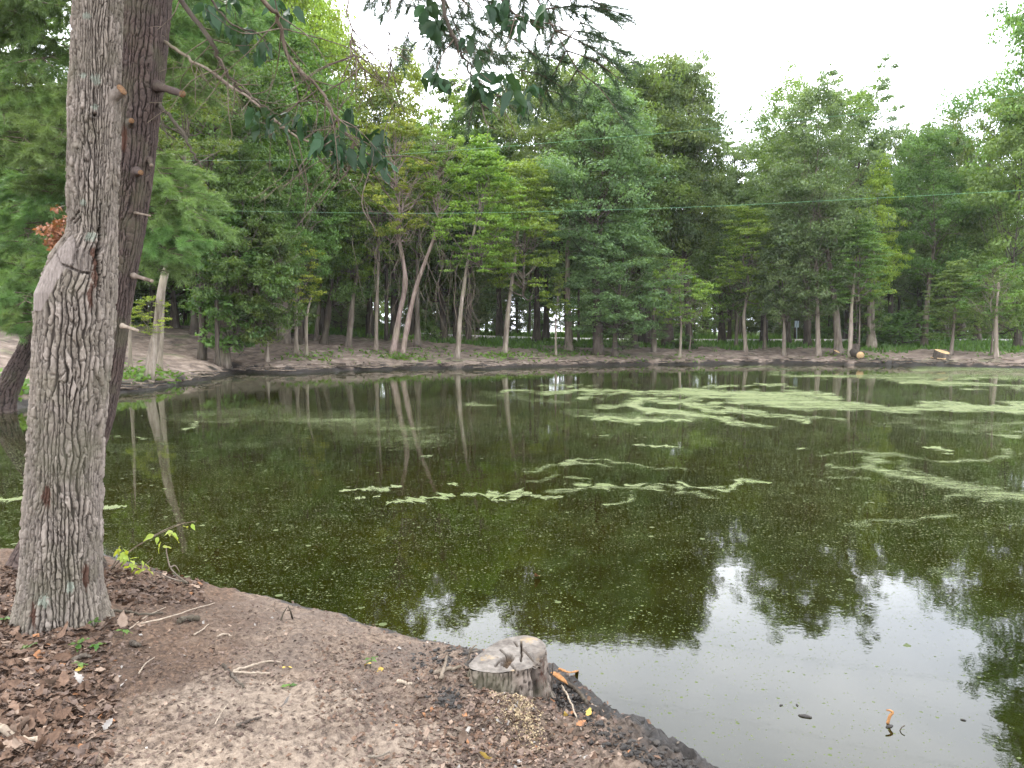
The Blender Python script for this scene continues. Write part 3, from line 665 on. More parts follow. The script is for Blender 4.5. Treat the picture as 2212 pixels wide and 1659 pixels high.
T('thick forked grey trunk leaning right, behind the brush pile', (1996,748), 14, [(2001,680),(2008,600),(2018,530)], ('oak0', 2010, 280, 600, 95, 'deep'), 'grey', BANK)
T('slim trunk with drooping layered leaves above the orange stump', (2054,766), 8, [(2057,710),(2060,660)], ('lay0', 2060, 560, 725, 66, 'mid'), 'grey', BANK)
T('thin pair-mate trunk close to the last straight stem on the right', (2142,765), 6, [(2143,700)], ('sap0', 2142, 600, 720, 38, 'mid'), 'grey', BANK)
T('straight slender trunk with whitish leaves, last stem on the right-hand bank', (2152,771), 9, [(2152,690),(2155,610)], ('sap0', 2142, 560, 680, 52, 'herb'), 'pale', BANK)

# ---- the tall canopy behind
CAN = 'tall trees of the wood behind the pond'
def canopy(label, x, depth, crown, wpx=16, bark='dark', extra=()):
    crown = (crown[0], crown[1], crown[2] - (.07 if x < 1060 else 0.0) * (crown[3] - crown[2]), crown[3], crown[4] * 1.2) + crown[5:]
    T(label, (x, 740), wpx, [], crown, bark, CAN, depth=depth, extra=extra)
canopy('tall tree at the right edge whose dark reflection reaches the foreground water', 2285, 55, ('oak0', 2292, -170, 460, 122, 'mid'))
canopy('broad pale green tree at the right-hand end of the wood, below the overhanging tip', 2200, 54, ('oak1', 2195, 215, 720, 105, 'mid'))
canopy('dark billowing tree at the right end of the open sky', 2110, 66, ('oak2', 2110, 235, 680, 95, 'deep'))
canopy('low round-topped dark tree filling the dip in the skyline on the right', 1985, 74, ('oak0', 1985, 290, 640, 90, 'blue'))
canopy('bluish tree between the skyline dip and the lacy topmost tree', 1925, 68, ('oak1', 1920, 285, 640, 80, 'blue'))
canopy('lacy open-crowned tree rising highest on the right of the skyline', 1845, 62, ('air0', 1850, 150, 420, 62, 'blue'), 12)
canopy('broad tree just left of the lacy topmost tree', 1745, 60, ('oak2', 1735, 190, 520, 95, 'mid'))
canopy('dark rounded tree at the right foot of the big gap in the skyline', 1650, 66, ('oak0', 1650, 300, 640, 100, 'blue'))
canopy('spindly treetop poking into the lowest part of the skyline gap', 1575, 70, ('air1', 1580, 290, 520, 60, 'blue'), 9)
canopy('dark woodland tree behind the young yellow-green trees', 1560, 68, ('oak1', 1555, 380, 680, 95, 'deep'))
canopy('tall bluish tree forming the left wall of the big skyline gap', 1490, 58, ('oak1', 1475, 140, 560, 78, 'blue'))
canopy('tall tree under the tip of the overhanging pine bough', 1400, 60, ('oak0', 1395, 150, 560, 95, 'mid'))
canopy('sunlit yellow-green crown filling the top of the view right of the pine trunk', 520, 49, ('oak0', 520, -210, 330, 120, 'yellow'))
canopy('yellow-green crown directly behind the drooping leafy branch', 650, 50, ('oak1', 640, -60, 380, 95, 'yellow'))
canopy('bright crown low behind the thin dead branch of the pine', 420, 47, ('map0', 425, 120, 470, 80, 'bright'))
canopy('pale green crown between the overhanging bough and the layered tree', 1230, 57, ('oak0', 1215, 230, 600, 85, 'blue'))
canopy('light green crown in the middle of the wood under the lower rope', 1370, 56, ('oak2', 1365, 300, 640, 95, 'mid'))
canopy('soft grey-green crown behind the sign', 1700, 64, ('oak0', 1700, 330, 680, 100, 'blue'))
canopy('grey-green crown filling the skyline between two rounded tops on the right', 2040, 70, ('oak1', 2045, 290, 640, 85, 'mid'))
canopy('dark dense tree behind the hanging pine bough', 1290, 62, ('oak2', 1285, 150, 560, 105, 'mid'))
canopy('tall tree behind the large hanging leaves in the centre', 1160, 60, ('oak1', 1160, 130, 540, 100, 'mid'))
canopy('mid-height dark tree behind the layered yellow-green tree', 1080, 66, ('oak0', 1075, 220, 600, 95, 'deep'))
canopy('thin-crowned tree with sky showing through at the centre-left skyline', 985, 58, ('air1', 985, 170, 480, 70, 'bright'), 12)
canopy('bright yellow-green treetop beside the bare hanging twigs', 890, 58, ('map0', 880, 130, 480, 62, 'yellow'))
canopy('yellow-green tree left of the skyline notch', 800, 57, ('oak1', 795, 160, 520, 85, 'yellow'))
canopy('tall bright tree forming the left edge of the open sky', 700, 54, ('oak1', 665, -80, 420, 85, 'yellow'))
canopy('tall yellow-green tree behind the bare hanging twigs on the left', 560, 54, ('oak2', 560, -180, 420, 130, 'yellow'))
canopy('bright tree seen between the pine trunk and the hanging branches', 440, 50, ('oak0', 450, -160, 420, 120, 'bright'))
canopy('dark tree below the hanging leaves, behind the ivied trunk', 560, 50, ('oak1', 570, 330, 690, 110, 'deep'))
canopy('dark leafy tree behind the dead rust-brown sprig', 700, 48, ('oak0', 720, 330, 660, 90, 'deep'))
canopy('dark mid-height tree behind the vine-hung pair', 850, 56, ('oak2', 850, 300, 640, 85, 'deep'))
canopy('dark mid-height tree right of the vine-hung pair', 960, 58, ('map0', 950, 330, 650, 70, 'deep'))
canopy('dark tree behind the leaning pale centre stems', 1180, 64, ('map1', 1180, 330, 660, 80, 'deep'))
canopy('dark tree half hidden behind the scarred trunk', 120, 36, ('oak2', 90, 30, 560, 150, 'deep'))
canopy('dark leafy tree at the left edge behind the pine boughs', -40, 40, ('oak0', -30, 60, 560, 140, 'deep'))
canopy('tree in the gap left of the scarred trunk behind dead rusty needles', 40, 46, ('oak1', 50, 330, 680, 120, 'mid'))
canopy('dark tree between the pine trunk and the straight brown trunk', 380, 50, ('oak1', 370, 180, 640, 110, 'deep'))
canopy('tall dark tree filling the wood above the mud track', 640, 56, ('oak2', 660, 140, 560, 130, 'mid'))
canopy('tree behind the leafy vine trunk on the right', 1830, 72, ('oak1', 1830, 330, 660, 95, 'deep'))
canopy('shaded tree behind the slim trunks at the right end', 2080, 74, ('oak0', 2070, 360, 690, 100, 'deep'))

# ---- deeper woodland: one kind repeated
rng = np.random.default_rng(77); rnd = random.Random(7)
def proto_tree(pr, h, r0, cbase, bark, lf):
    root = empty('woodland_tree', (0, 0, 0), 'slim shaded tree among many alike in the deep wood behind the bank', 'tree', 'shaded trees deep in the wood')
    pts = catmull([(0, 0, -.2), (rnd.uniform(-.2, .2), rnd.uniform(-.2, .2), h * .4), (rnd.uniform(-.3, .3), rnd.uniform(-.3, .3), h * .8)], 14)
    mb = MB(); tube(mb, pts, np.linspace(r0, r0 * .45, 14), 9); mb.obj('trunk', BARK[bark], root)
    put_crown(root, pr, (pts[9][0], pts[9][1], cbase), 3.4, h - cbase, lf, bark, rnd.uniform(0, 6))
    return root
WP = [proto_tree('far0', 17, .20, 5.5, 'dark', 'deep'), proto_tree('far1', 15, .16, 5.0, 'dark', 'mid'), proto_tree('far1', 18, .26, 7.0, 'dark', 'deep'), proto_tree('far0', 13, .12, 4.0, 'grey', 'blue')]
def copy_tree(r):
    c = r.copy(); COL.objects.link(c)
    for ch in r.children:
        d = ch.copy(); COL.objects.link(d); d.parent = c
    return c
spots = []
for k in range(4000):
    if len(spots) >= 210: break
    px = rng.uniform(-150, 2380); d = rng.uniform(44, 128)
    x = (px - 1106) / F * d * 0.99
    ds = float(sdf(np.array([x]), np.array([d]))[0])
    if ds < (7 if px < 900 else 11): continue
    dr = np.min(np.hypot(mid[:, 0] - x, mid[:, 1] - d))
    if dr < 4.5: continue
    if px > 1480 and d < 75 and dr < 30 and d < 73: continue
    if any((x - a) ** 2 + (d - b) ** 2 < 2.2 ** 2 for a, b in spots): continue
    spots.append((x, d))
used = set()
for k, (x, d) in enumerate(spots):
    kk = k % 4
    o = WP[kk] if kk not in used else copy_tree(WP[kk]); used.add(kk)
    o.location = (x, d, gz(x, d)); s_ = rnd.uniform(0.75, 1.05); o.scale = (s_, s_, s_ * rnd.uniform(.92, 1.08)); o.rotation_euler = (0, 0, rnd.uniform(0, 6.28))

# ---- leafy understorey, low crowns under the canopy
def under(lf, pr, h):
    r = empty('understorey_tree', (0, 0, 0), 'low dark leafy tree of the understorey, one of many beneath the tall wood', 'tree', 'leafy understorey trees')
    mb = MB(); tube(mb, catmull([(0, 0, -.2), (.1, 0, 1.5), (0, .1, h * .6)], 8), np.linspace(.07, .04, 8), 7); mb.obj('trunk', BARK['dark'], r)
    put_crown(r, pr, (0, 0, .9), 2.6, h - .9, lf, 'dark', 0.5); return r
UT = [under('mid', 'map0', 6.5), under('deep', 'map1', 8.0), under('mid', 'lay0', 6.0), under('blue', 'map0', 7.0)]
used = set(); n = 0; us = []
for k in range(5000):
    if n >= 125: break
    px = rng.uniform(-100, 2330); d = rng.uniform(48, 118)
    x = (px - 1106) / F * d; ds = float(sdf(np.array([x]), np.array([d]))[0]); dr = np.min(np.hypot(mid[:, 0] - x, mid[:, 1] - d))
    if ds < 15 or dr < 5 or (px > 1000 and d < 75) or (px < 1250 and rng.random() < .55): continue
    if any((x - a) ** 2 + (d - b) ** 2 < 2.5 ** 2 for a, b in us): continue
    us.append((x, d)); kk = n % 4; o = UT[kk] if kk not in used else copy_tree(UT[kk]); used.add(kk); n += 1
    o.location = (x, d, gz(x, d)); s_ = rnd.uniform(.6, 1.15); o.scale = (s_ * 1.1, s_ * 1.1, s_); o.rotation_euler = (0, 0, rnd.uniform(0, 6.28))
# ---- the far side of the wood, one mass of leaves
mb = MB(); rw = np.random.default_rng(31)
n = 60000; az_ = rw.uniform(R(-42), R(42), n); d = rw.uniform(128, 150, n); x = d * np.tan(az_); z = rw.random(n) ** .8 * 15
gap = fbm(x * .16, z * .30, 4, 66) + .10 * sst(6, 2, z) * 0
ok = gap > np.where(x < 12, .04 + .22 * (z < 6), -.20)
x, d, z = x[ok], d[ok], z[ok]; k = len(x); c = np.c_[x, d, z + terrain(x, d, False)]
leaves = MB(); nn_ = nrm(rw.normal(size=(k, 3)) + [0, -.6, .5]); a = nrm(np.cross(nn_, rw.normal(size=(k, 3)))); b_ = np.cross(nn_, a); l = rw.uniform(.3, .6, k)[:, None]
leaves.add(np.stack([c - a * l, c + b_ * l * .6, c + a * l, c - b_ * l * .6], 1).reshape(-1, 3), np.arange(4 * k).reshape(k, 4), None, 0, tint=np.repeat(rw.random(k), 4))
tag(leaves.obj('far_wood', LEAF['deep'], None, False), kind='stuff')
# ---- shrubs in the undergrowth
def shrub(lf, label, group):
    r = empty('shrub', (0, 0, 0), label, 'shrub', group)
    put_crown(r, 'bush', (0, 0, 0.0), 1.2, 1.7, lf, 'dark', 0); return r
SG = 'shrubs of the undergrowth'
SH = [shrub('deep', 'leafy green shrub in the shade under the woodland trees', SG), shrub('mid', 'leafy green shrub in the shade under the woodland trees', SG)]
used = set(); n = 0
for k in range(3000):
    if n >= 110: break
    px = rng.uniform(-60, 2300); d = rng.uniform(46, 112)
    x = (px - 1106) / F * d; ds = float(sdf(np.array([x]), np.array([d]))[0]); dr = np.min(np.hypot(mid[:, 0] - x, mid[:, 1] - d))
    if ds < 13 or dr < 4.5 or (px > 1000 and d < 74): continue
    kk = n % 2; o = SH[kk] if kk not in used else copy_tree(SH[kk]); used.add(kk); n += 1
    o.location = (x, d, gz(x, d) - 0.1); s_ = rnd.uniform(.7, 1.5); o.scale = (s_, s_, s_ * rnd.uniform(.6, 1.1)); o.rotation_euler = (0, 0, rnd.uniform(0, 6.28))
for px, py, s_, lf, lab in [(1950,748,2.3,'deep','dark heap of brushwood and leafy branches at the verge, foot of the forked trunk'), (1480,752,.8,'deep','small dark bush beside the very thick trunk at the verge')]:
    o = shrub(lf, lab, None); b = ground(px, py); o.location = b; o.scale = (s_, s_, s_ * .62)

# ---- dead vines on the crossing pair
def vines(root, X0, X1, ytop, ybot, n, Y, seed):
    rg = random.Random(seed); mb = MB(); b = np.array(root.location)
    for k in range(n):
        x = rg.uniform(X0, X1); y0 = rg.uniform(ytop, ytop + 90); y1 = min(ybot, y0 + rg.uniform(80, 260))
        pts = [P(x, y0, Y) - b]; xx = x
        for q in range(5):
            xx += rg.uniform(-22, 22); pts.append(P(xx, y0 + (y1 - y0) * (q + 1) / 5, Y + rg.uniform(-.5, .5)) - b)
        if rg.random() < .5: pts.append(P(xx + rg.uniform(-22, 22), y1 - rg.uniform(0, 30), Y) - b)
        tube(mb, catmull(pts, 18), np.linspace(.013, .006, 18) * rg.uniform(.6, 1.4), 5)
    o = mb.obj('vine_tangle', BARK['vine'], root)
vines(V1, 780, 960, 440, 735, 24, V1.location.y - .5, 3)
vines(V2, 900, 1000, 470, 735, 12, V2.location.y - .5, 4)
for t_ in TREES:
    if 'second pale slender' in t_['label'] or 'nearest the water' in t_['label']: vines(t_, 1005, 1160 if 'second' in t_['label'] else 1060, 540, 735, 7, t_.location.y, 9)
# bare dead top above the pair
mb = MB(); b = np.array(V2.location); Y = V2.location.y
for k in range(9):
    a = P(936 + rnd.uniform(-4, 4), 400, Y) - b; e = P(936 + rnd.uniform(-38, 50), rnd.uniform(300, 345), Y) - b
    tube(mb, catmull([a, (a + e) / 2 + np.array([rnd.uniform(-.3, .3), 0, -.2]), e], 8), np.linspace(.05, .012, 8), 5)
tube(mb, catmull([P(950, 480, Y) - b, P(938, 440, Y) - b, P(936, 395, Y) - b], 8), np.linspace(.08, .05, 8), 6)
mb.obj('dead_top', BARK['vine'], V2)

# ---- herbs and grass on the banks
mb = MB(); rg = np.random.default_rng(9)
def herbs(px, py, spread, n, h, tint):
    c = ground(px, py)
    x = c[0] + rg.normal(size=n) * spread; y = c[1] + rg.normal(size=n) * spread * 0.8
    ok = sdf(x, y) > 0.1; x = x[ok][::2]; y = y[ok][::2]; k = len(x)
    if not k: return
    z = terrain(x, y); p = np.c_[x, y, z + rg.random(k) * h]
    nn = nrm(np.c_[rg.normal(size=(k, 2)) * .7, np.ones(k)]); a = nrm(np.cross(nn, rg.normal(size=(k, 3)))); bb = np.cross(nn, a)
    l = rg.uniform(.06, .17, k)[:, None]
    V_ = np.stack([p - a * l, p + bb * l * .5, p + a * l, p - bb * l * .5], 1).reshape(-1, 3)
    mb.add(V_, np.arange(4 * k).reshape(k, 4), None, 0, tint=np.repeat(np.clip(tint + rg.normal(size=k) * .2, 0, 1), 4))
for q in [(300,815,.9,500,.25,.8),(265,812,.7,300,.3,.6),(350,812,.8,300,.25,.6),(40,855,.7,500,.35,.6),(20,865,.6,300,.3,.8),(60,845,.5,250,.4,.4),(880,772,.9,350,.22,.8),(862,775,.5,150,.2,.6),
          (1100,772,1.2,320,.18,.8),(1085,768,.7,200,.18,.9),(690,770,1.1,220,.15,.7),(640,772,.8,150,.15,.6),(1240,765,1.2,250,.2,.5),(1180,768,1.0,160,.15,.6),(1480,775,1.3,240,.15,.6),(1340,772,1.3,220,.2,.5),
          (1845,770,1.0,160,.2,.5),(1880,775,.9,130,.15,.6),(2150,768,.7,130,.3,.4),(1800,768,.7,100,.2,.5),(940,760,1.5,200,.15,.6),(780,762,1.3,160,.15,.5)]: herbs(*q)
tag(mb.obj('herb_patches', LEAF['herb'], None, False), kind='stuff')
mb = MB()
n = 30000
pxs = rg.uniform(-80, 2300, n * 2); d = rg.uniform(44, 84, n * 2); x = (pxs - 1106) / F * d
ds = sdf(x, d); lf_ = 1 - sst(-14, 4, x)
ok = ds > 6.5 + 8 * lf_ + 4 * fbm(x * .35, d * .35, 3, 42)
ok &= np.array([np.min(np.hypot(mid[:, 0] - a, mid[:, 1] - b_)) > 2.9 for a, b_ in zip(x, d)])
x = x[ok][:n]; d = d[ok][:n]; k = len(x); z = terrain(x, d)
hgt = rg.uniform(.15, .45, k) * (1 + .9 * (d > 73)); th = rg.uniform(0, 3.14, k)
a = np.c_[np.cos(th), np.sin(th), np.zeros(k)]; w_ = rg.uniform(.04, .12, k)[:, None]; p0 = np.c_[x, d, z - .03]
tip = p0 + np.c_[rg.normal(size=(k, 2)) * .10, hgt]
V_ = np.stack([p0 - a * w_, p0 + a * w_, tip], 1).reshape(-1, 3)
tt = np.clip(.35 + .5 * fbm(x * .3, d * .3, 3, 4) + rg.normal(size=k) * .2, 0, 1)
mb.add(V_, None, np.arange(3 * k).reshape(k, 3), 0, tint=np.repeat(tt, 3))
tag(mb.obj('grass', LEAF['herb'], None, False), kind='stuff')

# ---- roots, sticks and clods strewn along the far waterline
mb = MB(); rd = random.Random(12)
k = 0
while k < 420:
    px = rd.uniform(240, 2230); f_ = rd.random(); 
    i_ = min(range(len(FAR_PX) - 1), key=lambda q: abs((FAR_PX[q][0] + FAR_PX[q + 1][0]) / 2 - px))
    y0 = np.interp(px, [q[0] for q in FAR_PX], [q[1] for q in FAR_PX]); c = ground(px, y0 - 2 - 14 * f_ ** 2)
    th = rd.uniform(0, 6.28); L = rd.uniform(.25, 1.3); 
    pts = [c + np.array([math.cos(th) * L * u, math.sin(th) * L * u * .7, rd.uniform(0.0, .10) + .03]) for u in (-.5, 0, .5)]
    tube(mb, catmull(pts, 5), rd.uniform(.012, .035), 5, m=rd.choice([0, 0, 1])); k += 1
tag(mb.obj('root_debris', [BARK['vine'], BARK['dark']]), kind='stuff')

# ================================================================== foreground trees
def worley(th, z, nu, cv, seed, warp=0.35):
    """bark plates round a trunk: distance to plate edge, plate id"""
    u = th / (2 * np.pi) * nu; v = z / cv
    u = u + warp * fbm(np.cos(th) * 2.2 + z * 1.5, np.sin(th) * 2.2 + z * 3.1, 3, seed); v = v + 0.5 * fbm(np.cos(th) * 3 + 7, np.sin(th) * 3 + z * 2, 2, seed + 1)
    iu = np.floor(u); iv = np.floor(v); f1 = np.full(u.shape, 9.); f2 = f1.copy(); idv = np.zeros(u.shape)
    for a in (-1, 0, 1):
        for b in (-1, 0, 1):
            cu = iu + a; cvv = iv + b; w_ = np.mod(cu, nu); zz = np.zeros_like(w_)
            jx = _h(w_, cvv, zz, seed) ; jy = _h(w_, cvv, zz, seed + 5)
            d = np.hypot(cu + jx - u, (cvv + jy - v))
            m_ = d < f1; f2 = np.where(m_, f1, np.minimum(f2, d)); idv = np.where(m_, _h(w_, cvv, zz, seed + 9), idv); f1 = np.where(m_, d, f1)
    return f2 - f1, idv
def bark_trunk(root, rows, Y, mat, nu, cv, amp, nth, nz, seed, feat=None, flare=0.35, lobes=5, ztop=None, zbot=None):
    """rows: (photo row, left edge, right edge) of the trunk at distance Y"""
    b = np.array(root.location)
    L = [(P(l, y, Y), P(r, y, Y)) for y, l, r in rows]
    zs = np.array([q[0][2] for q in L]); cx = np.array([(q[0][0] + q[1][0]) / 2 for q in L]); rd = np.array([(q[1][0] - q[0][0]) / 2 for q in L])
    o = np.argsort(zs); zs, cx, rd = zs[o], cx[o], rd[o]
    z0 = (zbot if zbot is not None else b[2] - 0.15); z1 = ztop or zs[-1]
    if z1 > zs[-1]:
        sl = (cx[-1] - cx[-2]) / (zs[-1] - zs[-2]); zs = np.append(zs, z1); cx = np.append(cx, cx[-1] + sl * (z1 - zs[-2])); rd = np.append(rd, rd[-1] * 0.8)
    zz = np.concatenate([np.linspace(z0, min(5.0, z1), nz), np.linspace(5.0, z1, 30)[1:]]) if z1 > 5 else np.linspace(z0, z1, nz)
    th = np.linspace(0, 2 * np.pi, nth, endpoint=False)
    th = th + np.pi / 2
    TH, Z = np.meshgrid(th, zz)
    k9 = np.ones(9) / 9
    C = np.interp(zz, zs, cx); Rr = np.interp(zz, zs, rd)
    Rg = Rr[:, None] * np.ones_like(TH); Cg = C[:, None] * np.ones_like(TH)
    hz = np.maximum(Z - b[2], 0)
    Rg = Rg * (1 + flare * np.exp(-hz / 0.16) * (0.55 + 0.45 * np.sin(lobes * TH + seed)) + 0.03 * np.sin(3 * TH + Z * 1.1 + seed))
    e, idv = worley(TH, Z, nu, cv, seed)
    e2, id2 = worley(TH + 0.3, Z * 1.0, nu * 2, cv * 0.45, seed + 30)
    def strips(nu, cv, sd):
        u0 = TH / (2 * np.pi) * nu
        uu = u0 + 1.1 * fbm(u0 * .30, Z * 3.2, 3, sd + 40) + .26 * fbm(u0 * 1.0, Z * 13, 3, sd + 41)
        su = np.floor(uu); fu = uu - su; z_ = np.zeros_like(su); rid = _h(su, z_, z_, sd + 42)
        bu = np.minimum(fu, 1 - fu) * 2
        vv = Z / cv * (.6 + .8 * rid) + rid * 7 + (fu - .5) * (rid - .5) * 2.2 + .6 * fbm(uu * 1.3, Z / cv * 1.2, 2, sd + 44)
        sv = np.floor(vv); fv = vv - sv; bv = np.minimum(fv, 1 - fv) * 2
        return sst(0.0, 0.50, bu) * (.40 + .60 * sst(0, .30, bv)), _h(su, sv, z_, sd + 45), uu
    pa, ia, uu = strips(nu, cv, seed); pb, ib, _u = strips(int(nu * .62), cv * 1.35, seed + 60)
    sel_ = fbm(np.cos(TH) * 1.6 + 3, np.sin(TH) * 1.6 + Z * 2.6, 4, seed + 61, .6) > .02
    plate = np.where(sel_, pb, pa); idv = np.where(sel_, ib, ia)
    plate2 = sst(0.02, .3, np.abs(2 * vn(uu * 2.2, Z / cv * 3, seed + 46) - 1))
    amp = amp * (.65 + .8 * vn(np.cos(TH) * 2 + 9, np.sin(TH) * 2 + Z * 1.9, seed + 62))
    d = amp * (plate - 1) + amp * 0.35 * (plate2 - 1) * plate + amp * 0.8 * (idv - 0.5) * plate + amp * .45 * fbm(np.cos(TH) * 14, np.sin(TH) * 14 + Z * 16, 3, seed + 3)
    fur = 1 - plate * (0.55 + 0.45 * plate2)
    A = dict(furrow=fur, ident=idv, bare=np.zeros_like(TH), lichen=np.zeros_like(TH), red=np.zeros_like(TH))
    if feat:
        X = Cg + Rg * np.cos(TH); Yv = Y + Rg * np.sin(TH)
        px, py, _ = proj(X, Yv, Z)
        d = feat(px, py, np.sin(TH) < 0.25, d, A, TH, Z)
    Rf = Rg + d
    V = np.stack([Cg + Rf * np.cos(TH), Y + Rf * np.sin(TH), Z], -1).reshape(-1, 3) - b
    n, s = TH.shape
    i = np.arange(n - 1)[:, None] * s; j = np.arange(s)[None, :]; j2 = (j + 1) % s
    Q = np.stack([i + j, i + j2, i + s + j2, i + s + j], -1).reshape(-1, 4)
    mb = MB(); mb.add(V, Q, None, 0, **{k: v.ravel() for k, v in A.items()})
    top = np.array([C[-1], Y, z1])
    mb.add(np.vstack([V[-s:], [top - b]]), None, np.stack([np.arange(s), (np.arange(s) + 1) % s, np.full(s, s)], -1), 0)
    return mb.obj('trunk', mat, root), top
def bark_near(name, plate_c, plate_d, fur_c, warm):
    m = M(name); p = m.pos(obj=False)
    f = m.noise(m.pos((1, 1, .3), obj=False), 55, 6, .7); g = m.noise(p, 140, 4, .7); big = m.noise(p, 5, 4, .6)
    c = m.mix(m.ramp(f, [(0.30, 0.0), (0.62, 1.0)]), plate_d, plate_c)
    c = m.mix(m.math('MULTIPLY', m.ramp(m.attr('ident'), [(0.55, 0.0), (1.0, .55)]), 1.0), c, tuple(min(1, v * 1.55) for v in plate_c))
    c = m.mix(m.ramp(big, [(.42, 0.0), (.7, .5)]), c, warm)
    c = m.mix(m.ramp(m.attr('furrow'), [(0.25, 0.0), (0.85, 0.92)]), c, fur_c)  # inner-bark brown, taken darker to paint crevice shade into the grooves
    fl = m.ramp(g, [(0.66, 0.0), (0.72, .55)]); c = m.mix(m.ramp(m.noise(p, 2.6, 5, .65), [(.50, 0.0), (.66, .55)]), c, (.085, .080, .050))
    c = m.mix(fl, c, (.40, .36, .325))
    wood = m.ramp(m.noise(m.pos((1, 1, .07), obj=False), 90, 5, .7), [(.3, (.095, .078, .067)), (.55, (.19, .158, .14)), (.75, (.28, .238, .212))])
    c = m.mix(m.attr('bare'), c, wood)
    li = m.ramp(m.math('ADD', m.attr('lichen'), m.math('MULTIPLY_ADD', m.noise(p, 60, 4, .7), 1.6, -.95)), [(.35, 0.0), (.55, .85)])
    c = m.mix(li, c, (.20, .215, .175))
    rr_ = m.ramp(m.math('ADD', m.attr('red'), m.math('MULTIPLY_ADD', f, 1.4, -.8)), [(.35, 0.0), (.6, .9)])
    c = m.mix(rr_, c, (.060, .028, .019))
    return m.done(m.pbr(c, .92, .12, m.bump(m.math('ADD', f, m.math('MULTIPLY', g, .5)), .7, .006)))
OAKB = bark_near('scarred_bark', (.205, .172, .146), (.100, .082, .069), (.030, .024, .020), (.150, .128, .092))
PINEB = bark_near('pine_bark', (.078, .058, .051), (.042, .031, .027), (.014, .010, .009), (.085, .056, .046))

m = M('cut_wood_orange'); p = m.pos(obj=False)
CUTW = m.done(m.pbr(m.ramp(m.noise(p, 60, 4, .6), [(.3, (.20, .088, .034)), (.7, (.36, .185, .075))]), .8, .15))
m = M('pale_dead_wood'); p = m.pos(obj=False)
PALEW = m.done(m.pbr(m.ramp(m.noise(p, 50, 4, .6), [(.3, (.19, .145, .11)), (.7, (.34, .28, .215))]), .85, .12))

m = M('stub_end'); STUBW = m.done(m.pbr(m.ramp(m.noise(m.pos(obj=False), 90, 5, .7), [(.3, (.085, .050, .030)), (.7, (.24, .135, .070))]), .9, .1))
# ---- the scarred trunk
gA = ground(132, 1345, 0, False); YA = gA[1]
A_ = empty('scarred_tree', (gA[0], YA, gA[2]), 'large grey-brown tree with ridged bark and a pale slanting scar, nearest the viewer', 'tree')
def featA(px, py, front, d, A, TH, Z):
    def poly(pts):
        ins = np.zeros(px.shape, bool); n = len(pts)
        for k in range(n):
            (x0, y0), (x1, y1) = pts[k], pts[(k + 1) % n]
            if y0 != y1: ins ^= ((y0 > py) != (y1 > py)) & (px < (x1 - x0) * (py - y0) / (y1 - y0) + x0)
        return ins & front
    jit = 5 * fbm(px * .09, py * .05, 3, 91)
    px0 = px; px = px + jit
    bare = poly([(60, 640), (118, 545), (156, 507), (164, 531), (159, 568), (140, 578), (130, 600), (110, 630), (90, 672), (60, 672)]).astype(float)
    fib = poly([(154, 505), (166, 520), (190, 545), (202, 560), (198, 590), (160, 586), (134, 577), (156, 566)]).astype(float)
    A['bare'] = np.maximum(A['bare'], np.maximum(bare * .95, fib * .6))
    # weathered flat plane of the torn-off stem, then the crack below it
    d = d * (1 - .92 * bare)
    d = d + fib * .010 * (np.sin(px * .75) * .5 + fbm(px * .2, py * .03, 2, 4))
    def line(pts, w_, depth):
        q = seg_d(px0 + 2 * fbm(px0 * .3, py * .3, 2, 8), py, pts, 1.0); k = (1 - sst(w_ * .5, w_, q)) * front
        return -depth * k, k
    for pts, w_, dep in [([(134, 572), (150, 578), (176, 588), (197, 590)], 3.2, .022), ([(120, 545), (128, 562), (134, 574)], 1.6, .012), ([(157, 566), (163, 535)], 3, .018),
                         ([(217, 492), (215, 520), (211, 558)], 5.5, .055), ([(211, 558), (216, 600), (212, 640)], 5, .035), ([(148, 484), (168, 455)], 3.0, .02), ([(158, 482), (172, 470)], 2.5, .02), ([(218, 440), (216, 492)], 3, .02)]:
        dd, k = line(pts, w_, dep); d = d + dd; A['furrow'] = np.maximum(A['furrow'], k)
    for (x, y, w_, h_) in [(207, 585, 9, 55), (203, 548, 8, 20), (100, 1073, 13, 30), (186, 1245, 9, 36), (70, 1330, 8, 40), (196, 640, 8, 40)]:
        A['red'] = np.maximum(A['red'], np.exp(-((px - x) / w_) ** 2 - ((py - y) / h_) ** 2) * front)
    for (x, y, w_, h_) in [(187, 33, 13, 10), (207, 172, 17, 16), (180, 162, 9, 8), (180, 437, 11, 8), (196, 510, 17, 13), (205, 230, 12, 9), (95, 1300, 16, 20), (150, 1270, 12, 16)]:
        A['lichen'] = np.maximum(A['lichen'], np.exp(-((px - x) / w_) ** 2 - ((py - y) / h_) ** 2) * front)
    kn = np.exp(-((px0 - 203) / 9.) ** 2 - ((py - 247) / 8.) ** 2) * front; kc = np.exp(-((px0 - 204) / 4.5) ** 2 - ((py - 248) / 3.5) ** 2) * front
    d = d + .022 * kn - .06 * kc; A['furrow'] = np.maximum(A['furrow'], kc)
    return d
rowsA = [(1400, 38, 224), (1340, 46, 217), (1250, 55, 212), (1100, 60, 211), (950, 70, 214), (800, 78, 228), (690, 83, 238), (636, 84, 241), (590, 103, 243), (545, 122, 245), (508, 149, 247), (470, 150, 248), (400, 150, 250), (250, 155, 254), (120, 160, 257), (0, 166, 260)]
tA, topA = bark_trunk(A_, rowsA, YA, OAKB, 58, 0.095, .018, 440, 920, 4, featA, flare=.22, ztop=9.0)
bA = np.array(A_.location)
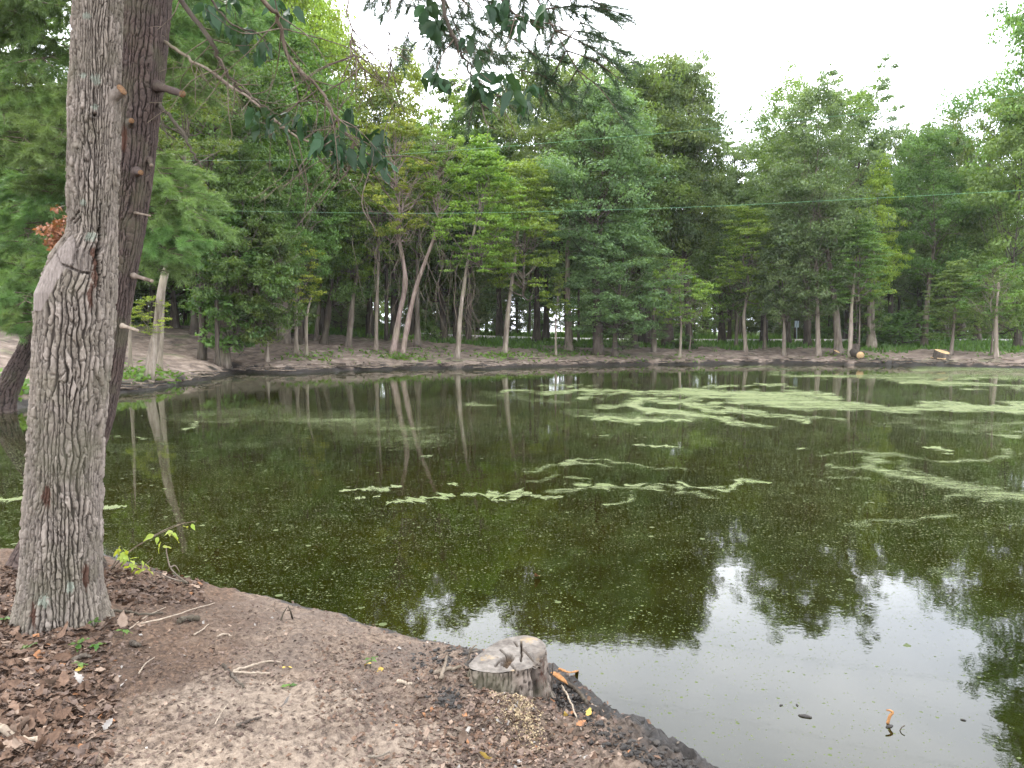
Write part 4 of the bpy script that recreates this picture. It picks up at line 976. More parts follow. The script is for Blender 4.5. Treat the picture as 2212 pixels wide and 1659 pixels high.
def stub(root, p0, p1, Y0, Y1, wpx, barkm, cutm, label=None):
    b = np.array(root.location); a = P(*p0, Y0) - b; e = P(*p1, Y1) - b; r = wpx * Y0 / F / 2
    mb = MB(); ln = catmull([a, (a + e) / 2 + np.array([0, 0, .15 * r]), e], 8)
    V, Q, T = tube_vq(ln, r * np.array([1.9, 1.45, 1.15, 1.02, 1.0, .98, .96, .95]), 10, False); V = V + (np.random.default_rng(int(wpx * 7)).normal(size=V.shape) * r * .05); mb.add(V, Q)
    o = mb.obj('branch_stub', barkm, root)
    if label: o['label'] = label
    t = nrm(e - ln[-3]); V2, Q2, T2 = tube_vq(np.array([e - t * .002, e + t * .004]), np.array([r * .93, r * .90]), 10, True)
    mb = MB(); mb.add(V2, Q2, T2); mb.obj('cut_face', cutm, o)
stub(A_, (232, 222), (263, 194), YA - .02, YA - .05, 26, OAKB, STUBW, 'sawn branch stub with an orange cut edge')

# ---- the leaning pine behind it
gB = ground(128, 1225, 0, False); YB = gB[1]
B_ = empty('pine_tree', (gB[0], YB, gB[2]), 'leaning pine trunk with fine dark purplish-brown bark, behind the scarred tree', 'tree')
def featB(px, py, front, d, A, TH, Z):
    for (x, y, w_, h_) in [(232, 700, 8, 45), (268, 300, 10, 40), (250, 640, 6, 30)]: A['red'] = np.maximum(A['red'], .85 * np.exp(-((px - x) / w_) ** 2 - ((py - y) / h_) ** 2) * front)
    for (x, y) in [(220, 985), (345, 190), (228, 860)]:
        k = np.exp(-((px - x) / 12) ** 2 - ((py - y) / 12) ** 2); d = d + .02 * k
    return d
rowsB = [(1240, 30, 190), (1190, 44, 194), (1100, 78, 203), (1000, 108, 212), (900, 140, 243), (800, 165, 262), (700, 186, 276), (600, 200, 292), (500, 212, 310), (400, 224, 325), (250, 240, 342), (120, 250, 356), (0, 258, 366)]
tB, topB = bark_trunk(B_, rowsB, YB, PINEB, 52, 0.07, .010, 330, 760, 13, featB, flare=.35, ztop=12.0)
bB = np.array(B_.location)
stub(B_, (336, 186), (394, 203), YB - .05, YB - .3, 15, PINEB, STUBW, 'long broken branch stub with a raw orange tip')
stub(B_, (283, 266), (284, 261), YB - .17, YB - .27, 12, PINEB, STUBW); stub(B_, (296, 371), (304, 373), YB - .18, YB - .3, 12, PINEB, STUBW)
stub(B_, (292, 460), (324, 466), YB - .1, YB - .25, 4.5, BARK['vine'], PALEW); stub(B_, (288, 596), (328, 607), YB - .05, YB - .2, 8, BARK['vine'], PALEW); stub(B_, (264, 704), (297, 714), YB - .1, YB - .2, 7, PALEW, PALEW)
stub(B_, (321, 345), (327, 357), YB - .05, YB - .1, 9, PINEB, PALEW)

# ---- needles
def tufts(mb, rng, pts, dirs, nn, L, w_, tint):
    n = len(pts); k = n * nn
    p = np.repeat(pts, nn, 0); d = np.repeat(dirs, nn, 0)
    r = nrm(rng.normal(size=(k, 3))); v = nrm(d * rng.uniform(.35, 1.1, k)[:, None] + r * .85)
    v[:, 2] -= .04
    l = L * rng.uniform(.65, 1.1, k)[:, None]; s = nrm(np.cross(v, rng.normal(size=(k, 3)))) * w_
    p = p + d * (rng.random(k)[:, None] - .5) * .05
    V = np.stack([p - s, p + s, p + v * l], 1).reshape(-1, 3)
    tt = np.clip(np.repeat(tint + rng.normal(size=n) * .18, nn) + rng.normal(size=k) * .1, 0, 1)
    mb.add(V, None, np.arange(3 * k).reshape(k, 3), 0, tint=np.repeat(tt, 3))
def bough(root, start, end, seed, width, ntw=16, per=5, nn=16, L=.095, nw=.0016, droop=.12, tint=.5, needle='needle', r0=.03, t0=.25, flat=.35, dens=1.0):
    """one pine branch: wood, and needles as its part; local coordinates of root"""
    b = np.array(root.location); rng = np.random.default_rng(seed)
    s = np.asarray(start) - b; e = np.asarray(end) - b; ln = np.linalg.norm(e - s)
    md = (s + e) / 2 + np.array([0, 0, droop * ln]) + rng.normal(size=3) * .04 * ln
    main = catmull([s, md, e], 26); mw = MB(); mn = MB()
    tube(mw, main, np.linspace(r0, r0 * .2, 26), 6)
    fw = nrm(e - s); side = nrm(np.cross(fw, [0, 0, 1.0])); upv = np.cross(side, fw)
    P_, D_ = [], []
    for k in range(ntw):
        u = t0 + (1 - t0) * (k + rng.random()) / ntw; i_ = min(25, int(u * 25)); a = main[i_]
        sg = 1 if k % 2 else -1
        dr = nrm(side * sg * rng.uniform(.6, 1.1) + fw * rng.uniform(.35, .9) + upv * rng.normal() * flat)
        tl = width * (1.15 - .8 * abs(u - .45)) * rng.uniform(.6, 1.1)
        tw = catmull([a, a + dr * tl * .5 + upv * tl * .03, a + dr * tl - np.array([0, 0, .10 * tl])], 8)
        tube(mw, tw, np.linspace(r0 * .35, .004, 8), 4, cap=False)
        for q in range(per):
            v = .25 + .75 * (q + rng.random()) / per; aa = tw[min(7, int(v * 7))]
            d2 = nrm(dr + side * rng.normal() * .8 + fw * .3 + upv * rng.normal() * flat); sl = tl * rng.uniform(.15, .38)
            st_ = aa + np.linspace(0, 1, 5)[:, None] * (d2 * sl)
            tube(mw, st_[[0, 2, 4]], .003, 3, cap=False)
            m_ = max(2, int(dens * sl / .03))
            for g in range(m_): P_.append(aa + d2 * sl * (g + 1) / m_); D_.append(d2)
        P_.append(tw[-1]); D_.append(dr)
    for g in range(6): P_.append(main[-1 - g]); D_.append(fw)
    tufts(mn, rng, np.array(P_), nrm(np.array(D_)), nn, L, nw, tint)
    o = mw.obj('bough', BARK['twig'], root); mn.obj('needles', LEAF[needle], o, False)
    return o
# bough of the leaning pine reaching over the water at the top of the view
tip = lambda x, y, d: P(x, y, d)
kB = lambda z: np.array([np.interp(z, [0, 4.6, 12], [gB[0], P(312, 0, YB)[0], topB[0]]), YB, z])
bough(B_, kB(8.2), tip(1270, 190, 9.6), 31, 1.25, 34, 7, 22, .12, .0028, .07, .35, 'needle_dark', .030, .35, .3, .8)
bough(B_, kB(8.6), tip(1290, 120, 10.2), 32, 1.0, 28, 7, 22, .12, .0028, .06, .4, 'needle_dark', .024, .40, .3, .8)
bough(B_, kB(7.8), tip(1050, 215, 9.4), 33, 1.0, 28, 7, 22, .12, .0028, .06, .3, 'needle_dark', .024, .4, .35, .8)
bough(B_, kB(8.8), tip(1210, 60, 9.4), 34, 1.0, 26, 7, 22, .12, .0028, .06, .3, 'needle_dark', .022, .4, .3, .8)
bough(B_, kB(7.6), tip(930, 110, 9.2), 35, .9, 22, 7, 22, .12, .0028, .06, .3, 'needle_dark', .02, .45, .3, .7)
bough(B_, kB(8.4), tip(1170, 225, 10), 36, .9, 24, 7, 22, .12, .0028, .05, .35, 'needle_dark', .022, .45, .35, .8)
for k in range(9):
    a = 2 * math.pi * k / 9; z = 8.5 + .38 * k
    bough(B_, kB(z), kB(z) + np.array([math.cos(a) * 3.2, math.sin(a) * 3.2, .5]), 40 + k, 1.0, 14, 4, 10, .11, .002, .08, .4, 'needle', .04, .3, .3, .6)
# bare twigs and dead branches of the pine
def branch(root, pts, w0, w1, name='branch', mat='twig', n=26, sides=7, label=None):
    b = np.array(root.location); q = [np.array(p_) - b for p_ in pts]
    mb = MB(); ln = catmull(q, n); ln[1:-1] += np.random.default_rng(len(pts) * 31 + int(abs(q[0][0] * 1000))).normal(size=(n - 2, 3)) * .006
    tube(mb, ln, np.linspace(w0, w1, n), sides); o = mb.obj(name, BARK[mat], root)
    if label: o['label'] = label
    return o, ln + b
branch(B_, [P(340, 222, YB), P(360, 245, YB - .1), P(393, 283, YB - .2), P(412, 325, YB - .25), P(437, 362, YB - .3)], .016, .006, 'dead_branch', 'dark')
br, lnB = branch(B_, [P(350, 88, YB), P(390, 112, YB - .1), P(430, 142, YB - .2), P(520, 198, YB - .4), P(633, 290, YB - .5), P(737, 338, YB - .6), P(805, 352, YB - .7)], .014, .004, 'dead_branch', 'vine')
def side_twigs(root, ln, n, seed, L=.5, u0=.25, down=.7, parent=None):
    rg = np.random.default_rng(seed); b = np.array(root.location); mb = MB()
    for k in range(n):
        a = ln[int(rg.uniform(u0, .98) * (len(ln) - 1))]; l = L * rg.uniform(.4, 1.3)
        d = nrm(np.array([rg.normal() * .8 + .2, rg.normal() * .5, -down + rg.normal() * .6]))
        e = a + d * l; q = catmull([a, (a + e) / 2 + rg.normal(size=3) * .10 * l, e], 9) - b
        tube(mb, q, np.linspace(.0040, .0016, 9), 4, cap=False)
        for _ in range(2):
            s_ = q[rg.integers(3, 8)]; e2 = s_ + nrm(d + rg.normal(size=3) * .7) * l * .4
            tube(mb, catmull([s_, (s_ + e2) / 2 + rg.normal(size=3) * .03, e2], 5), .0016, 3, cap=False)
    return mb.obj('twigs_bare', BARK['twig'], parent or root)
side_twigs(B_, lnB, 26, 3, .45, parent=br)

# ---- the hanging leafy branches of the scarred tree
def leaf_mesh(name, L, W, curl, mat, seed, lob=0.0, n=9):
    rg = np.random.default_rng(seed); t = np.linspace(0, 1, n)
    w_ = W * .5 * np.sin(np.pi * np.clip(t, 0, 1) ** .8) ** .9 * (1 - .25 * t)
    if lob: w_ = w_ * (1 - lob * (np.arange(n) % 2)) + .004
    w_[0] = .002; w_[-1] = .0008
    y = t * L; z = -curl * L * t ** 2
    el = w_ * (1 + .1 * rg.normal(size=n)); er = w_ * (1 + .1 * rg.normal(size=n))
    lift = .28
    wv = .10 * W * np.sin(t * 9 + rg.random() * 6)
    V = np.vstack([np.c_[-el, y, z + el * lift + wv], np.c_[0 * t, y, z], np.c_[er, y, z + er * lift - wv]])
    k = np.arange(n - 1); Q = np.vstack([np.stack([a * n + k, a * n + k + 1, (a + 1) * n + k + 1, (a + 1) * n + k], -1) for a in (0, 1)])
    mb = MB(); mb.add(V, Q[:, ::-1], None, 0, tint=np.clip(.5 + .3 * rg.normal(), 0, 1) * np.ones(len(V)))
    return mb.mesh(name, mat, True)
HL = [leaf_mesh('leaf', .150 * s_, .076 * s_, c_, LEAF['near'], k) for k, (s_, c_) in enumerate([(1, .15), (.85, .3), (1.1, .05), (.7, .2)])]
rl = random.Random(21)
def leaf_cluster(root, branch_obj, px, py, d, n, spr, down=.85):
    b = np.array(root.location)
    for k in range(n):
        p = P(px + rl.gauss(0, spr), py + rl.gauss(0, spr * .55), d + rl.gauss(0, .09)) - b
        o = link('leaf', rl.choice(HL), branch_obj)
        dr = Vector((rl.gauss(0, .55), rl.gauss(0, .4), -down + rl.gauss(0, .3))).normalized()
        q = dr.to_track_quat('Y', 'Z'); o.rotation_mode = 'QUATERNION'
        o.rotation_quaternion = q @ Matrix.Rotation(rl.uniform(-1.3, 1.3), 3, 'Y').to_quaternion()
        o.location = p; s_ = rl.uniform(.5, 1.02); o.scale = (s_, s_, s_)
D = YA
axA = lambda z: np.array([np.interp(z, [gA[2], P(213, 0, YA)[2], 9], [gA[0], P(213, 0, YA)[0], topA[0]]), YA, z])
b1, l1 = branch(A_, [axA(6.4), P(330, -190, D - .2), P(393, 0, D), P(457, 87, D), P(477, 140, D + .05), P(520, 190, D + .1), P(567, 227, D + .1), P(600, 246, D + .1)], .020, .004, 'leafy_branch', 'dark', 40)
b2, l2 = branch(A_, [axA(6.7), P(470, -170, D - .3), P(573, 0, D - .2), P(603, 45, D - .1), P(625, 127, D), P(683, 187, D), P(722, 245, D), P(745, 290, D), P(790, 330, D), P(846, 357, D)], .016, .0035, 'leafy_branch', 'twig', 40)
b3, l3 = branch(A_, [axA(7.2), P(700, -330, D), P(880, -120, D), P(950, 0, D + .1), P(972, 60, D + .1), P(990, 102, D + .1), P(1012, 147, D + .1), P(1030, 200, D + .1), P(1047, 240, D + .1)], .018, .003, 'leafy_branch', 'dark', 40)
b4, l4 = branch(A_, [axA(7.6), P(860, -300, D - .2), P(1000, -110, D - .1), P(1080, -10, D), P(1120, 40, D), P(1150, 60, D)], .014, .003, 'leafy_branch', 'dark', 30)
b5, l5 = branch(A_, [axA(6.0), P(380, -120, D - .3), P(450, -10, D - .2), P(500, 50, D - .15), P(560, 75, D - .1), P(580, 110, D - .1)], .010, .003, 'leafy_branch', 'dark', 24)
side_twigs(A_, l1, 16, 5, .35, parent=b1); side_twigs(A_, l2, 34, 6, .5, .3, parent=b2); side_twigs(A_, l3, 12, 8, .3, .4, parent=b3); side_twigs(A_, l4, 8, 9, .3, .5, parent=b4)
b6, l6 = branch(A_, [axA(7.0), P(560, -300, D), P(690, -150, D), P(748, -20, D), P(752, 30, D), P(760, 67, D), P(757, 105, D), P(775, 135, D), P(790, 165, D)], .008, .0018, 'bare_branch', 'twig', 34)
b7, l7 = branch(A_, [axA(7.3), P(640, -330, D + .2), P(800, -150, D + .2), P(840, -20, D + .2), P(842, 50, D + .2), P(838, 110, D + .2), P(850, 130, D + .2)], .007, .0018, 'bare_branch', 'twig', 34)
side_twigs(A_, l6, 16, 15, .45, .55, 1.0, parent=b6); side_twigs(A_, l7, 9, 16, .35, .6, 1.0, parent=b7)
for bo, L_ in ((b1, [(552, 232, 3, 10), (567, 272, 4, 10), (540, 245, 2, 8), (590, 250, 2, 8)]),
               (b2, [(633, 250, 4, 10), (655, 262, 3, 9), (700, 295, 6, 11), (722, 312, 4, 9), (745, 262, 3, 10), (760, 235, 2, 8), (814, 320, 5, 10), (832, 345, 3, 7), (740, 320, 4, 9), (785, 325, 4, 9), (820, 285, 4, 9), (570, 100, 2, 8)]),
               (b3, [(918, 12, 5, 9), (930, 40, 3, 8), (954, 45, 4, 9), (1007, 82, 3, 8), (935, 160, 7, 10), (960, 172, 3, 9), (1022, 125, 3, 8), (1030, 185, 5, 9), (1048, 200, 4, 8), (1097, 165, 6, 10), (1100, 195, 3, 8), (1133, 215, 4, 8), (1150, 190, 4, 8), (1030, 165, 3, 8)]),
               (b4, [(1062, 8, 4, 9), (1100, 40, 4, 9), (1122, 45, 4, 8), (1145, 30, 5, 9), (1170, 12, 3, 9), (1085, 0, 4, 9)]),
               (b5, [(448, 12, 4, 9), (470, 18, 3, 9), (510, 55, 4, 9), (540, 60, 3, 9), (520, 78, 2, 7), (572, 92, 4, 8), (500, 2, 4, 9), (622, 22, 4, 9), (600, 5, 3, 8)])):
    for (x, y, n, s_) in L_: leaf_cluster(A_, bo, x, y, D, n + n // 2 + 1, s_)
put_crown(A_, 'oak0', (topA[0] - bA[0], topA[1] - bA[1], 8.6 - bA[2]), 4.2, 9, 'mid', 'grey', 1.0)

# ---- the old pine leaning over the far left bank
gC = ground(-6, 884, 0, False); YC = gC[1]
C_ = empty('pine_tree', gC, 'dark pine leaning from the left edge, soft needle plumes around its trunk', 'tree')
rowsC = [(900, -36, 28), (885, -30, 22), (800, 10, 58), (720, 55, 92), (640, 92, 128), (540, 125, 160), (400, 155, 188), (200, 190, 220), (0, 215, 240), (-300, 238, 256)]
tC, topC = bark_trunk(C_, rowsC, YC, PINEB, 20, 0.30, .035, 90, 260, 23, None, flare=.4)
kC = lambda py: P(np.interp(py, [-300, 0, 200, 400, 540, 640, 720, 800], [247, 228, 205, 172, 142, 110, 72, 34]), py, YC)
for k, (y0, ex, ey, dd, wd, tint, nt_, t0) in enumerate([
    (-60, 20, 40, -2.5, 1.9, .35, 30, .2), (-110, 110, 20, -3, 1.8, .35, 26, .2), (-20, -40, 110, -2, 1.8, .4, 24, .2), (60, 60, 130, -3, 1.3, .35, 20, .2),
    (150, -30, 265, -3, 1.5, .75, 30, .3), (180, 40, 320, -3.5, 1.5, .85, 34, .2), (200, 125, 300, -3.5, 1.2, .8, 22, .2), (260, 0, 350, -3, 1.3, .75, 24, .3), (300, 110, 345, -3, .9, .8, 20, .2),
    (380, 30, 470, -2, 1.2, .4, 20, .3), (440, 60, 540, -2.5, 1.1, .4, 20, .2), (350, 110, 420, -2, .9, .35, 16, .2),
    (560, -30, 640, -2.5, 1.4, .7, 30, .2), (560, 50, 655, -3, 1.3, .75, 32, .2), (600, 0, 700, -2.5, 1.4, .8, 32, .2), (610, 75, 700, -3, 1.0, .75, 24, .2), (590, 40, 610, -2, 1.2, .6, 22, .2),
    (330, 430, 480, -2, 1.2, .8, 30, .35), (380, 400, 530, -2, 1.1, .7, 26, .4), (300, 370, 440, -2, 1.1, .8, 26, .35), (420, 350, 590, -2, 1.0, .6, 22, .35), (430, 385, 560, -2, .8, .7, 22, .4), (360, 330, 500, -2, .9, .7, 20, .4),
    (20, 470, 120, -2, 1.5, .5, 26, .3), (60, 420, 190, -2, 1.4, .55, 24, .3), (-60, 560, 40, -2, 1.5, .45, 26, .3), (-150, 330, 60, -2.5, 1.6, .45, 24, .2), (100, 440, 60, -2, 1.2, .5, 20, .3)]):
    bough(C_, kC(y0), P(ex, ey, YC + dd), 60 + k, wd, int(nt_ * 1.15), 7, 20, .18, .0046, .05, tint, 'needle', .05, t0, .28, .75)
# rusty dead sprays hanging on it
def dead_spray(root, px, py, d, n, spr, seed):
    rg = np.random.default_rng(seed); mb = MB(); b = np.array(root.location)
    for k in range(n):
        c = P(px + rg.normal() * spr, py + rg.normal() * spr * .8, d) - b
        leaves_into(mb, rg, c, 15, .13, .08, .10, rg.random(), up=.4, aspect=.6)
    o = mb.obj('dead_spray', LEAF['rust'], root, False); o['kind'] = 'stuff'; return o
dead_spray(C_, 122, 505, YC - 6, 30, 26, 3)
for t_ in TREES:
    if 'yellow-leaved sapling' in t_['label'] and 'behind' in t_['label']: dead_spray(t_, 655, 392, t_.location.y - 4, 16, 12, 4)

# ================================================================== the stump
def _cs(x, y): return 932.6 + x * .1984, 1344 + y * .1984
face = [(400,480),(470,400),(560,320),(650,255),(740,205),(870,170),(1000,155),(1100,165),(1180,195),(1240,255),(1250,330),(1215,410),(1150,470),(1050,510),(900,540),(780,552),(680,552),(540,540),(430,520)]
fp = np.array([_cs(*q) for q in face]); NF = 144
Yc = 4.02
cyx = fp.mean(0); yy = (fp[:, 1] - fp[:, 1].min()) / (fp[:, 1].max() - fp[:, 1].min())
F3 = np.array([P(x, y, Yc + .20 - .42 * t_) for (x, y), t_ in zip(fp, yy)])
loop = catmull(np.vstack([F3, F3[:1]]), NF + 1)[:-1]
cen = loop.mean(0); ST = empty('tree_stump', (cen[0], cen[1], gz(cen[0], cen[1], False)), 'low sawn tree stump with a grey cracked cut face at the water\'s edge', 'stump')
bS = np.array(ST.location); rows = 34
th = np.arctan2(loop[:, 1] - cen[1], loop[:, 0] - cen[0])
VV = []; fur = []; red = []; idl = []
for r in range(rows):
    u = r / (rows - 1); sp_ = 1 + .10 * u + .34 * u ** 2.2 * (0.6 + .5 * np.sin(4 * th + 1.2) + 1.3 * np.exp(-((th - np.pi + .1) / .5) ** 2) + 2.0 * np.exp(-((th + np.pi - .25) / .55) ** 2))
    x = cen[0] + (loop[:, 0] - cen[0]) * sp_; y = cen[1] + (loop[:, 1] - cen[1]) * sp_
    zb = terrain(x, y, False) - .10; z = loop[:, 2] * (1 - u) + zb * u
    uq = (th + np.pi) / (2 * np.pi) * 62; uq = uq + 1.4 * fbm(uq * .5, z * 9, 3, 55); bq = np.minimum(uq % 1, 1 - uq % 1) * 2; i_ = _h(np.floor(uq), np.floor(z / .05 + 5 * _h(np.floor(uq), uq * 0, uq * 0, 3)), uq * 0, 4); pl = sst(0, .5, bq) * (.5 + .5 * i_)
    d = .009 * (pl - 1) + .016 * fbm(th * 9, z * 22, 3, 56)
    rot = np.exp(-((th + .62) / .16) ** 2) * sst(0.02, .12, u) * (1 - sst(.5, .8, u)); d = d - .085 * rot
    rot2 = np.exp(-((th + .25) / .38) ** 2) * (1 - sst(.7, 1, u)); d = d + .02 * rot2 * fbm(th * 30, z * 3, 3, 58)
    nx, ny = np.cos(th), np.sin(th)
    VV.append(np.c_[x + nx * d, y + ny * d, z]); fur.append(np.maximum(1 - pl, rot)); idl.append(i_); red.append(.55 * rot2)
V = np.concatenate(VV) - bS; i = np.arange(rows - 1)[:, None] * NF; j = np.arange(NF)[None, :]; j2 = (j + 1) % NF
Q = np.stack([i + j, i + NF + j, i + NF + j2, i + j2], -1).reshape(-1, 4)
mb = MB(); mb.add(V, Q, None, 0, furrow=np.concatenate(fur), ident=np.concatenate(idl), red=np.concatenate(red), bare=0.0, lichen=0.0)
mb.obj('bark', bark_near('stump_bark', (.19, .155, .13), (.085, .068, .056), (.016, .012, .010), (.12, .085, .062)), ST)
rings = 44; VV = []; CRK = []
cpx = [((750,300),(842,385)),((850,450),(942,532)),((975,205),(975,425)),((985,285),(1105,412)),((800,380),(690,470)),((900,210),(935,260))]
for r in range(rings):
    u = 1 - r / rings; q = cen + (loop - cen) * u; q[:, 2] += .004 - .012 * (u < .99) * 0 + .006 * fbm(q[:, 0] * 14, q[:, 1] * 14, 3, 9)
    fx, fy, _ = proj(q[:, 0], q[:, 1], q[:, 2]); sx_ = (fx - 932.6) / .1984; sy_ = (fy - 1344) / .1984
    ck = np.zeros(NF); jt = 14 * fbm(sx_ * .02, sy_ * .02, 3, 14)
    for (x0, y0), (x1, y1) in cpx: ck = np.maximum(ck, 1 - sst(4, 13, seg_d(sx_ + jt, sy_ + jt, [(x0, y0), (x1, y1)], 1.0)))
    hole = 1 - sst(24, 52, seg_d(sx_ + 2.2 * jt, sy_ - 1.5 * jt, [(800, 460), (850, 375)], 1.0)); ck = np.maximum(ck, hole)
    edge_rot = sst(1060, 1200, sx_ + jt * 2) * sst(200, 420, sy_); q[:, 2] -= .035 * ck + .03 * edge_rot * (1 + fbm(q[:, 0] * 40, q[:, 1] * 40, 2, 5))
    CRK.append(np.maximum(ck, .75 * edge_rot))
    VV.append(q)
V = np.concatenate(VV + [cen[None] - [[0, 0, .03]]]) - bS
i = np.arange(rings - 1)[:, None] * NF
Q = np.stack([i + j, i + j2, i + NF + j2, i + NF + j], -1).reshape(-1, 4); jj = np.arange(NF)
T = np.stack([(rings - 1) * NF + jj, (rings - 1) * NF + (jj + 1) % NF, np.full(NF, rings * NF)], -1)
mb = MB(); mb.add(V, Q, T, 0, crack=np.append(np.concatenate(CRK), CRK[-1].mean()))
m = M('stump_cut'); p = m.pos()
wv = m.n('TexWave', {'wave_type': 'RINGS', 'rings_direction': 'SPHERICAL'}, Vector=m.pos((1, 1, 1)), Scale=22.0, Distortion=3.0, Detail=3.0).outputs['Fac']
c = m.ramp(m.noise(p, 16, 6, .65), [(.32, (.065, .055, .048)), (.5, (.135, .118, .104)), (.68, (.205, .182, .16))])
c = m.mix(m.ramp(wv, [(.0, .25), (.5, 0.0)]), c, (.15, .12, .10))
c = m.mix(m.attr('crack'), c, m.ramp(m.noise(p, 30, 4, .7), [(.35, (.02, .014, .011)), (.65, (.10, .066, .04))]))
c = m.mix(m.ramp(m.noise(p, 7, 5, .7), [(.56, 0.0), (.68, .7)]), c, (.30, .20, .09))
c = m.mix(m.ramp(m.noise(p, 26, 4, .7), [(.62, 0.0), (.7, .8)]), c, (.07, .05, .04))
mb.obj('cut_face', m.done(m.pbr(c, .9, .12, m.bump(m.noise(p, 70, 5, .7), .6, .004))), ST)

# ================================================================== loose things on the near bank
def gpt(px, py, up=0.0): return ground(px, py, up)
def stick(label, pts, wpx, mat, name='twig', cat='twig', up=.006, taper=.6, sides=7, group='twigs lying on the near bank', lift=None):
    q = [gpt(x, y, up + (lift[k] if lift else 0)) for k, (x, y) in enumerate(pts)]
    r = wpx * q[0][1] / F / 2
    for k in range(len(q)): q[k][2] += r * .6
    o0 = q[0].copy(); ln = catmull([a - o0 for a in q], 18); ln[1:-1] += np.random.default_rng(abs(int(pts[0][0] * 7))).normal(size=(16, 3)) * r * .25
    mb = MB(); tube(mb, ln, np.linspace(r, r * taper, 18), sides); o = mb.obj(name, mat); o.location = o0
    return tag(o, label, cat, group)
DK = BARK['dark']; STR = PALEW
stick('black stick lying just right of the scarred trunk\'s foot', [(240,1324),(275,1326),(310,1332),(352,1329)], 7, DK)
stick('short thick chunk of dark wood on the soil below the black stick', [(388,1347),(408,1343),(428,1343)], 13, DK, 'wood_chunk', 'wood', taper=.9)
stick('long pale twig crossing above the black stick', [(305,1352),(370,1335),(420,1318),(464,1306)], 4.0, STR)
stick('thin pale twig crossing the end of the black stick', [(280,1362),(318,1335),(358,1315)], 3.2, STR)
stick('slender cream straw alone on the sandy soil left of the middle', [(300,1459),(314,1440),(334,1426)], 4, STR, 'straw', 'straw')
stick('forked pale root, upper arm with a bend', [(505,1455),(540,1445),(577,1433),(608,1437)], 6, STR, 'root', 'root')
stick('forked pale root, straighter lower arm', [(503,1457),(545,1460),(584,1463)], 6, STR, 'root', 'root')
stick('charred dark stick meeting the forked pale root', [(481,1441),(500,1462),(526,1490)], 8, DK)
stick('short cream straw beside the wood chunk', [(420,1376),(436,1367),(451,1358)], 4, STR, 'straw', 'straw')
stick('thin yellowish grass stalk lying on the sand', [(465,1572),(477,1548),(493,1524)], 3, STR, 'straw', 'straw')
stick('short tan root near the middle of the bare soil', [(470,1379),(485,1377),(500,1380)], 5, STR, 'root', 'root')
stick('dark flat stick half pressed in the soil at the lower middle', [(512,1575),(540,1563),(565,1560)], 8, DK)
stick('short dark root by the scarred trunk\'s leaf litter', [(285,1395),(300,1402)], 12, DK, 'root', 'root')
stick('grey weathered branch piece in the leaf litter near the trunk', [(156,1432),(180,1428),(198,1425)], 11, BARK['grey'], 'wood_chunk', 'wood')
stick('pale curled strip of bark in the lower corner', [(-20,1578),(15,1590),(40,1604),(85,1612)], 22, PALEW, 'bark_strip', 'bark', taper=.5)
stick('reddish twig lying in the corner beside the sand', [(95,1636),(130,1618)], 5, BARK['twig'])
stick('bleached twig leaning over the dark mud right of the stump', [(1213,1504),(1232,1538),(1256,1584)], 4.5, STR, lift=[.05, .03, 0])
stick('dark rootlet sticking up beside the stump, over the mud', [(1191,1500),(1194,1470)], 4, DK, lift=[0, .09])
stick('thick dark root on the mud bank right of the stump', [(1225,1488),(1252,1505),(1268,1530)], 11, DK, 'root', 'root')
stick('pale barked root left of the stump', [(938,1461),(965,1456),(995,1450)], 10, BARK['vine'], 'root', 'root')
stick('short upright broken root left of the stump', [(952,1472),(966,1440)], 9, BARK['vine'], 'root', 'root', lift=[0, .04])
stick('thin bent root in the lower middle chips', [(1165,1630),(1180,1608),(1200,1590)], 3, DK, 'root', 'root')
stick('pale stick lying among the chips at the lower left of the stump', [(860,1458+22),(890,1476+8)], 9, STR)
stick('grey stick along the bottom edge, left of the mud', [(795,1643),(820,1638),(842,1630)], 6, BARK['grey'])
stick('grey twig by the water at the lower corner of the mud bank', [(1463,1612),(1480,1606),(1515,1607)], 4, BARK['grey'], lift=[0, .02, .02])
for k, (pts, lab) in enumerate([([(1194,1466),(1212,1480),(1236,1497)], 'broad orange wood splinter against the right side of the stump'), ([(1206,1472),(1235,1472),(1266,1464)], 'narrow orange splinter pointing at the water')]):
    q = [gpt(x, y, .035 + .02 * k) for x, y in pts]; q[-1][2] += .03 * k; o0 = q[0].copy(); ln = catmull([a - o0 for a in q], 10)
    t_ = nrm(np.gradient(ln, axis=0)); sd_ = nrm(np.cross(t_, [0, 0, 1.0])); w_ = (.022 if k == 0 else .011) * np.sin(np.pi * np.linspace(.12, .97, 10)) ** .6
    h_ = .006; Vt = np.vstack([ln - sd_ * w_[:, None], ln + sd_ * w_[:, None], ln - sd_ * w_[:, None] - [0, 0, h_], ln + sd_ * w_[:, None] - [0, 0, h_]])
    Vt[:20] += np.random.default_rng(k).normal(size=(20, 3)) * .002
    kk = np.arange(9); Qs = np.vstack([np.stack([a * 10 + kk, a * 10 + kk + 1, b_ * 10 + kk + 1, b_ * 10 + kk], -1) for a, b_ in ((0, 1), (1, 3), (3, 2), (2, 0))])
    mb = MB(); mb.add(Vt, Qs); o = mb.obj('wood_splinter', CUTW); o.location = o0; tag(o, lab, 'wood', 'orange splinters by the stump')
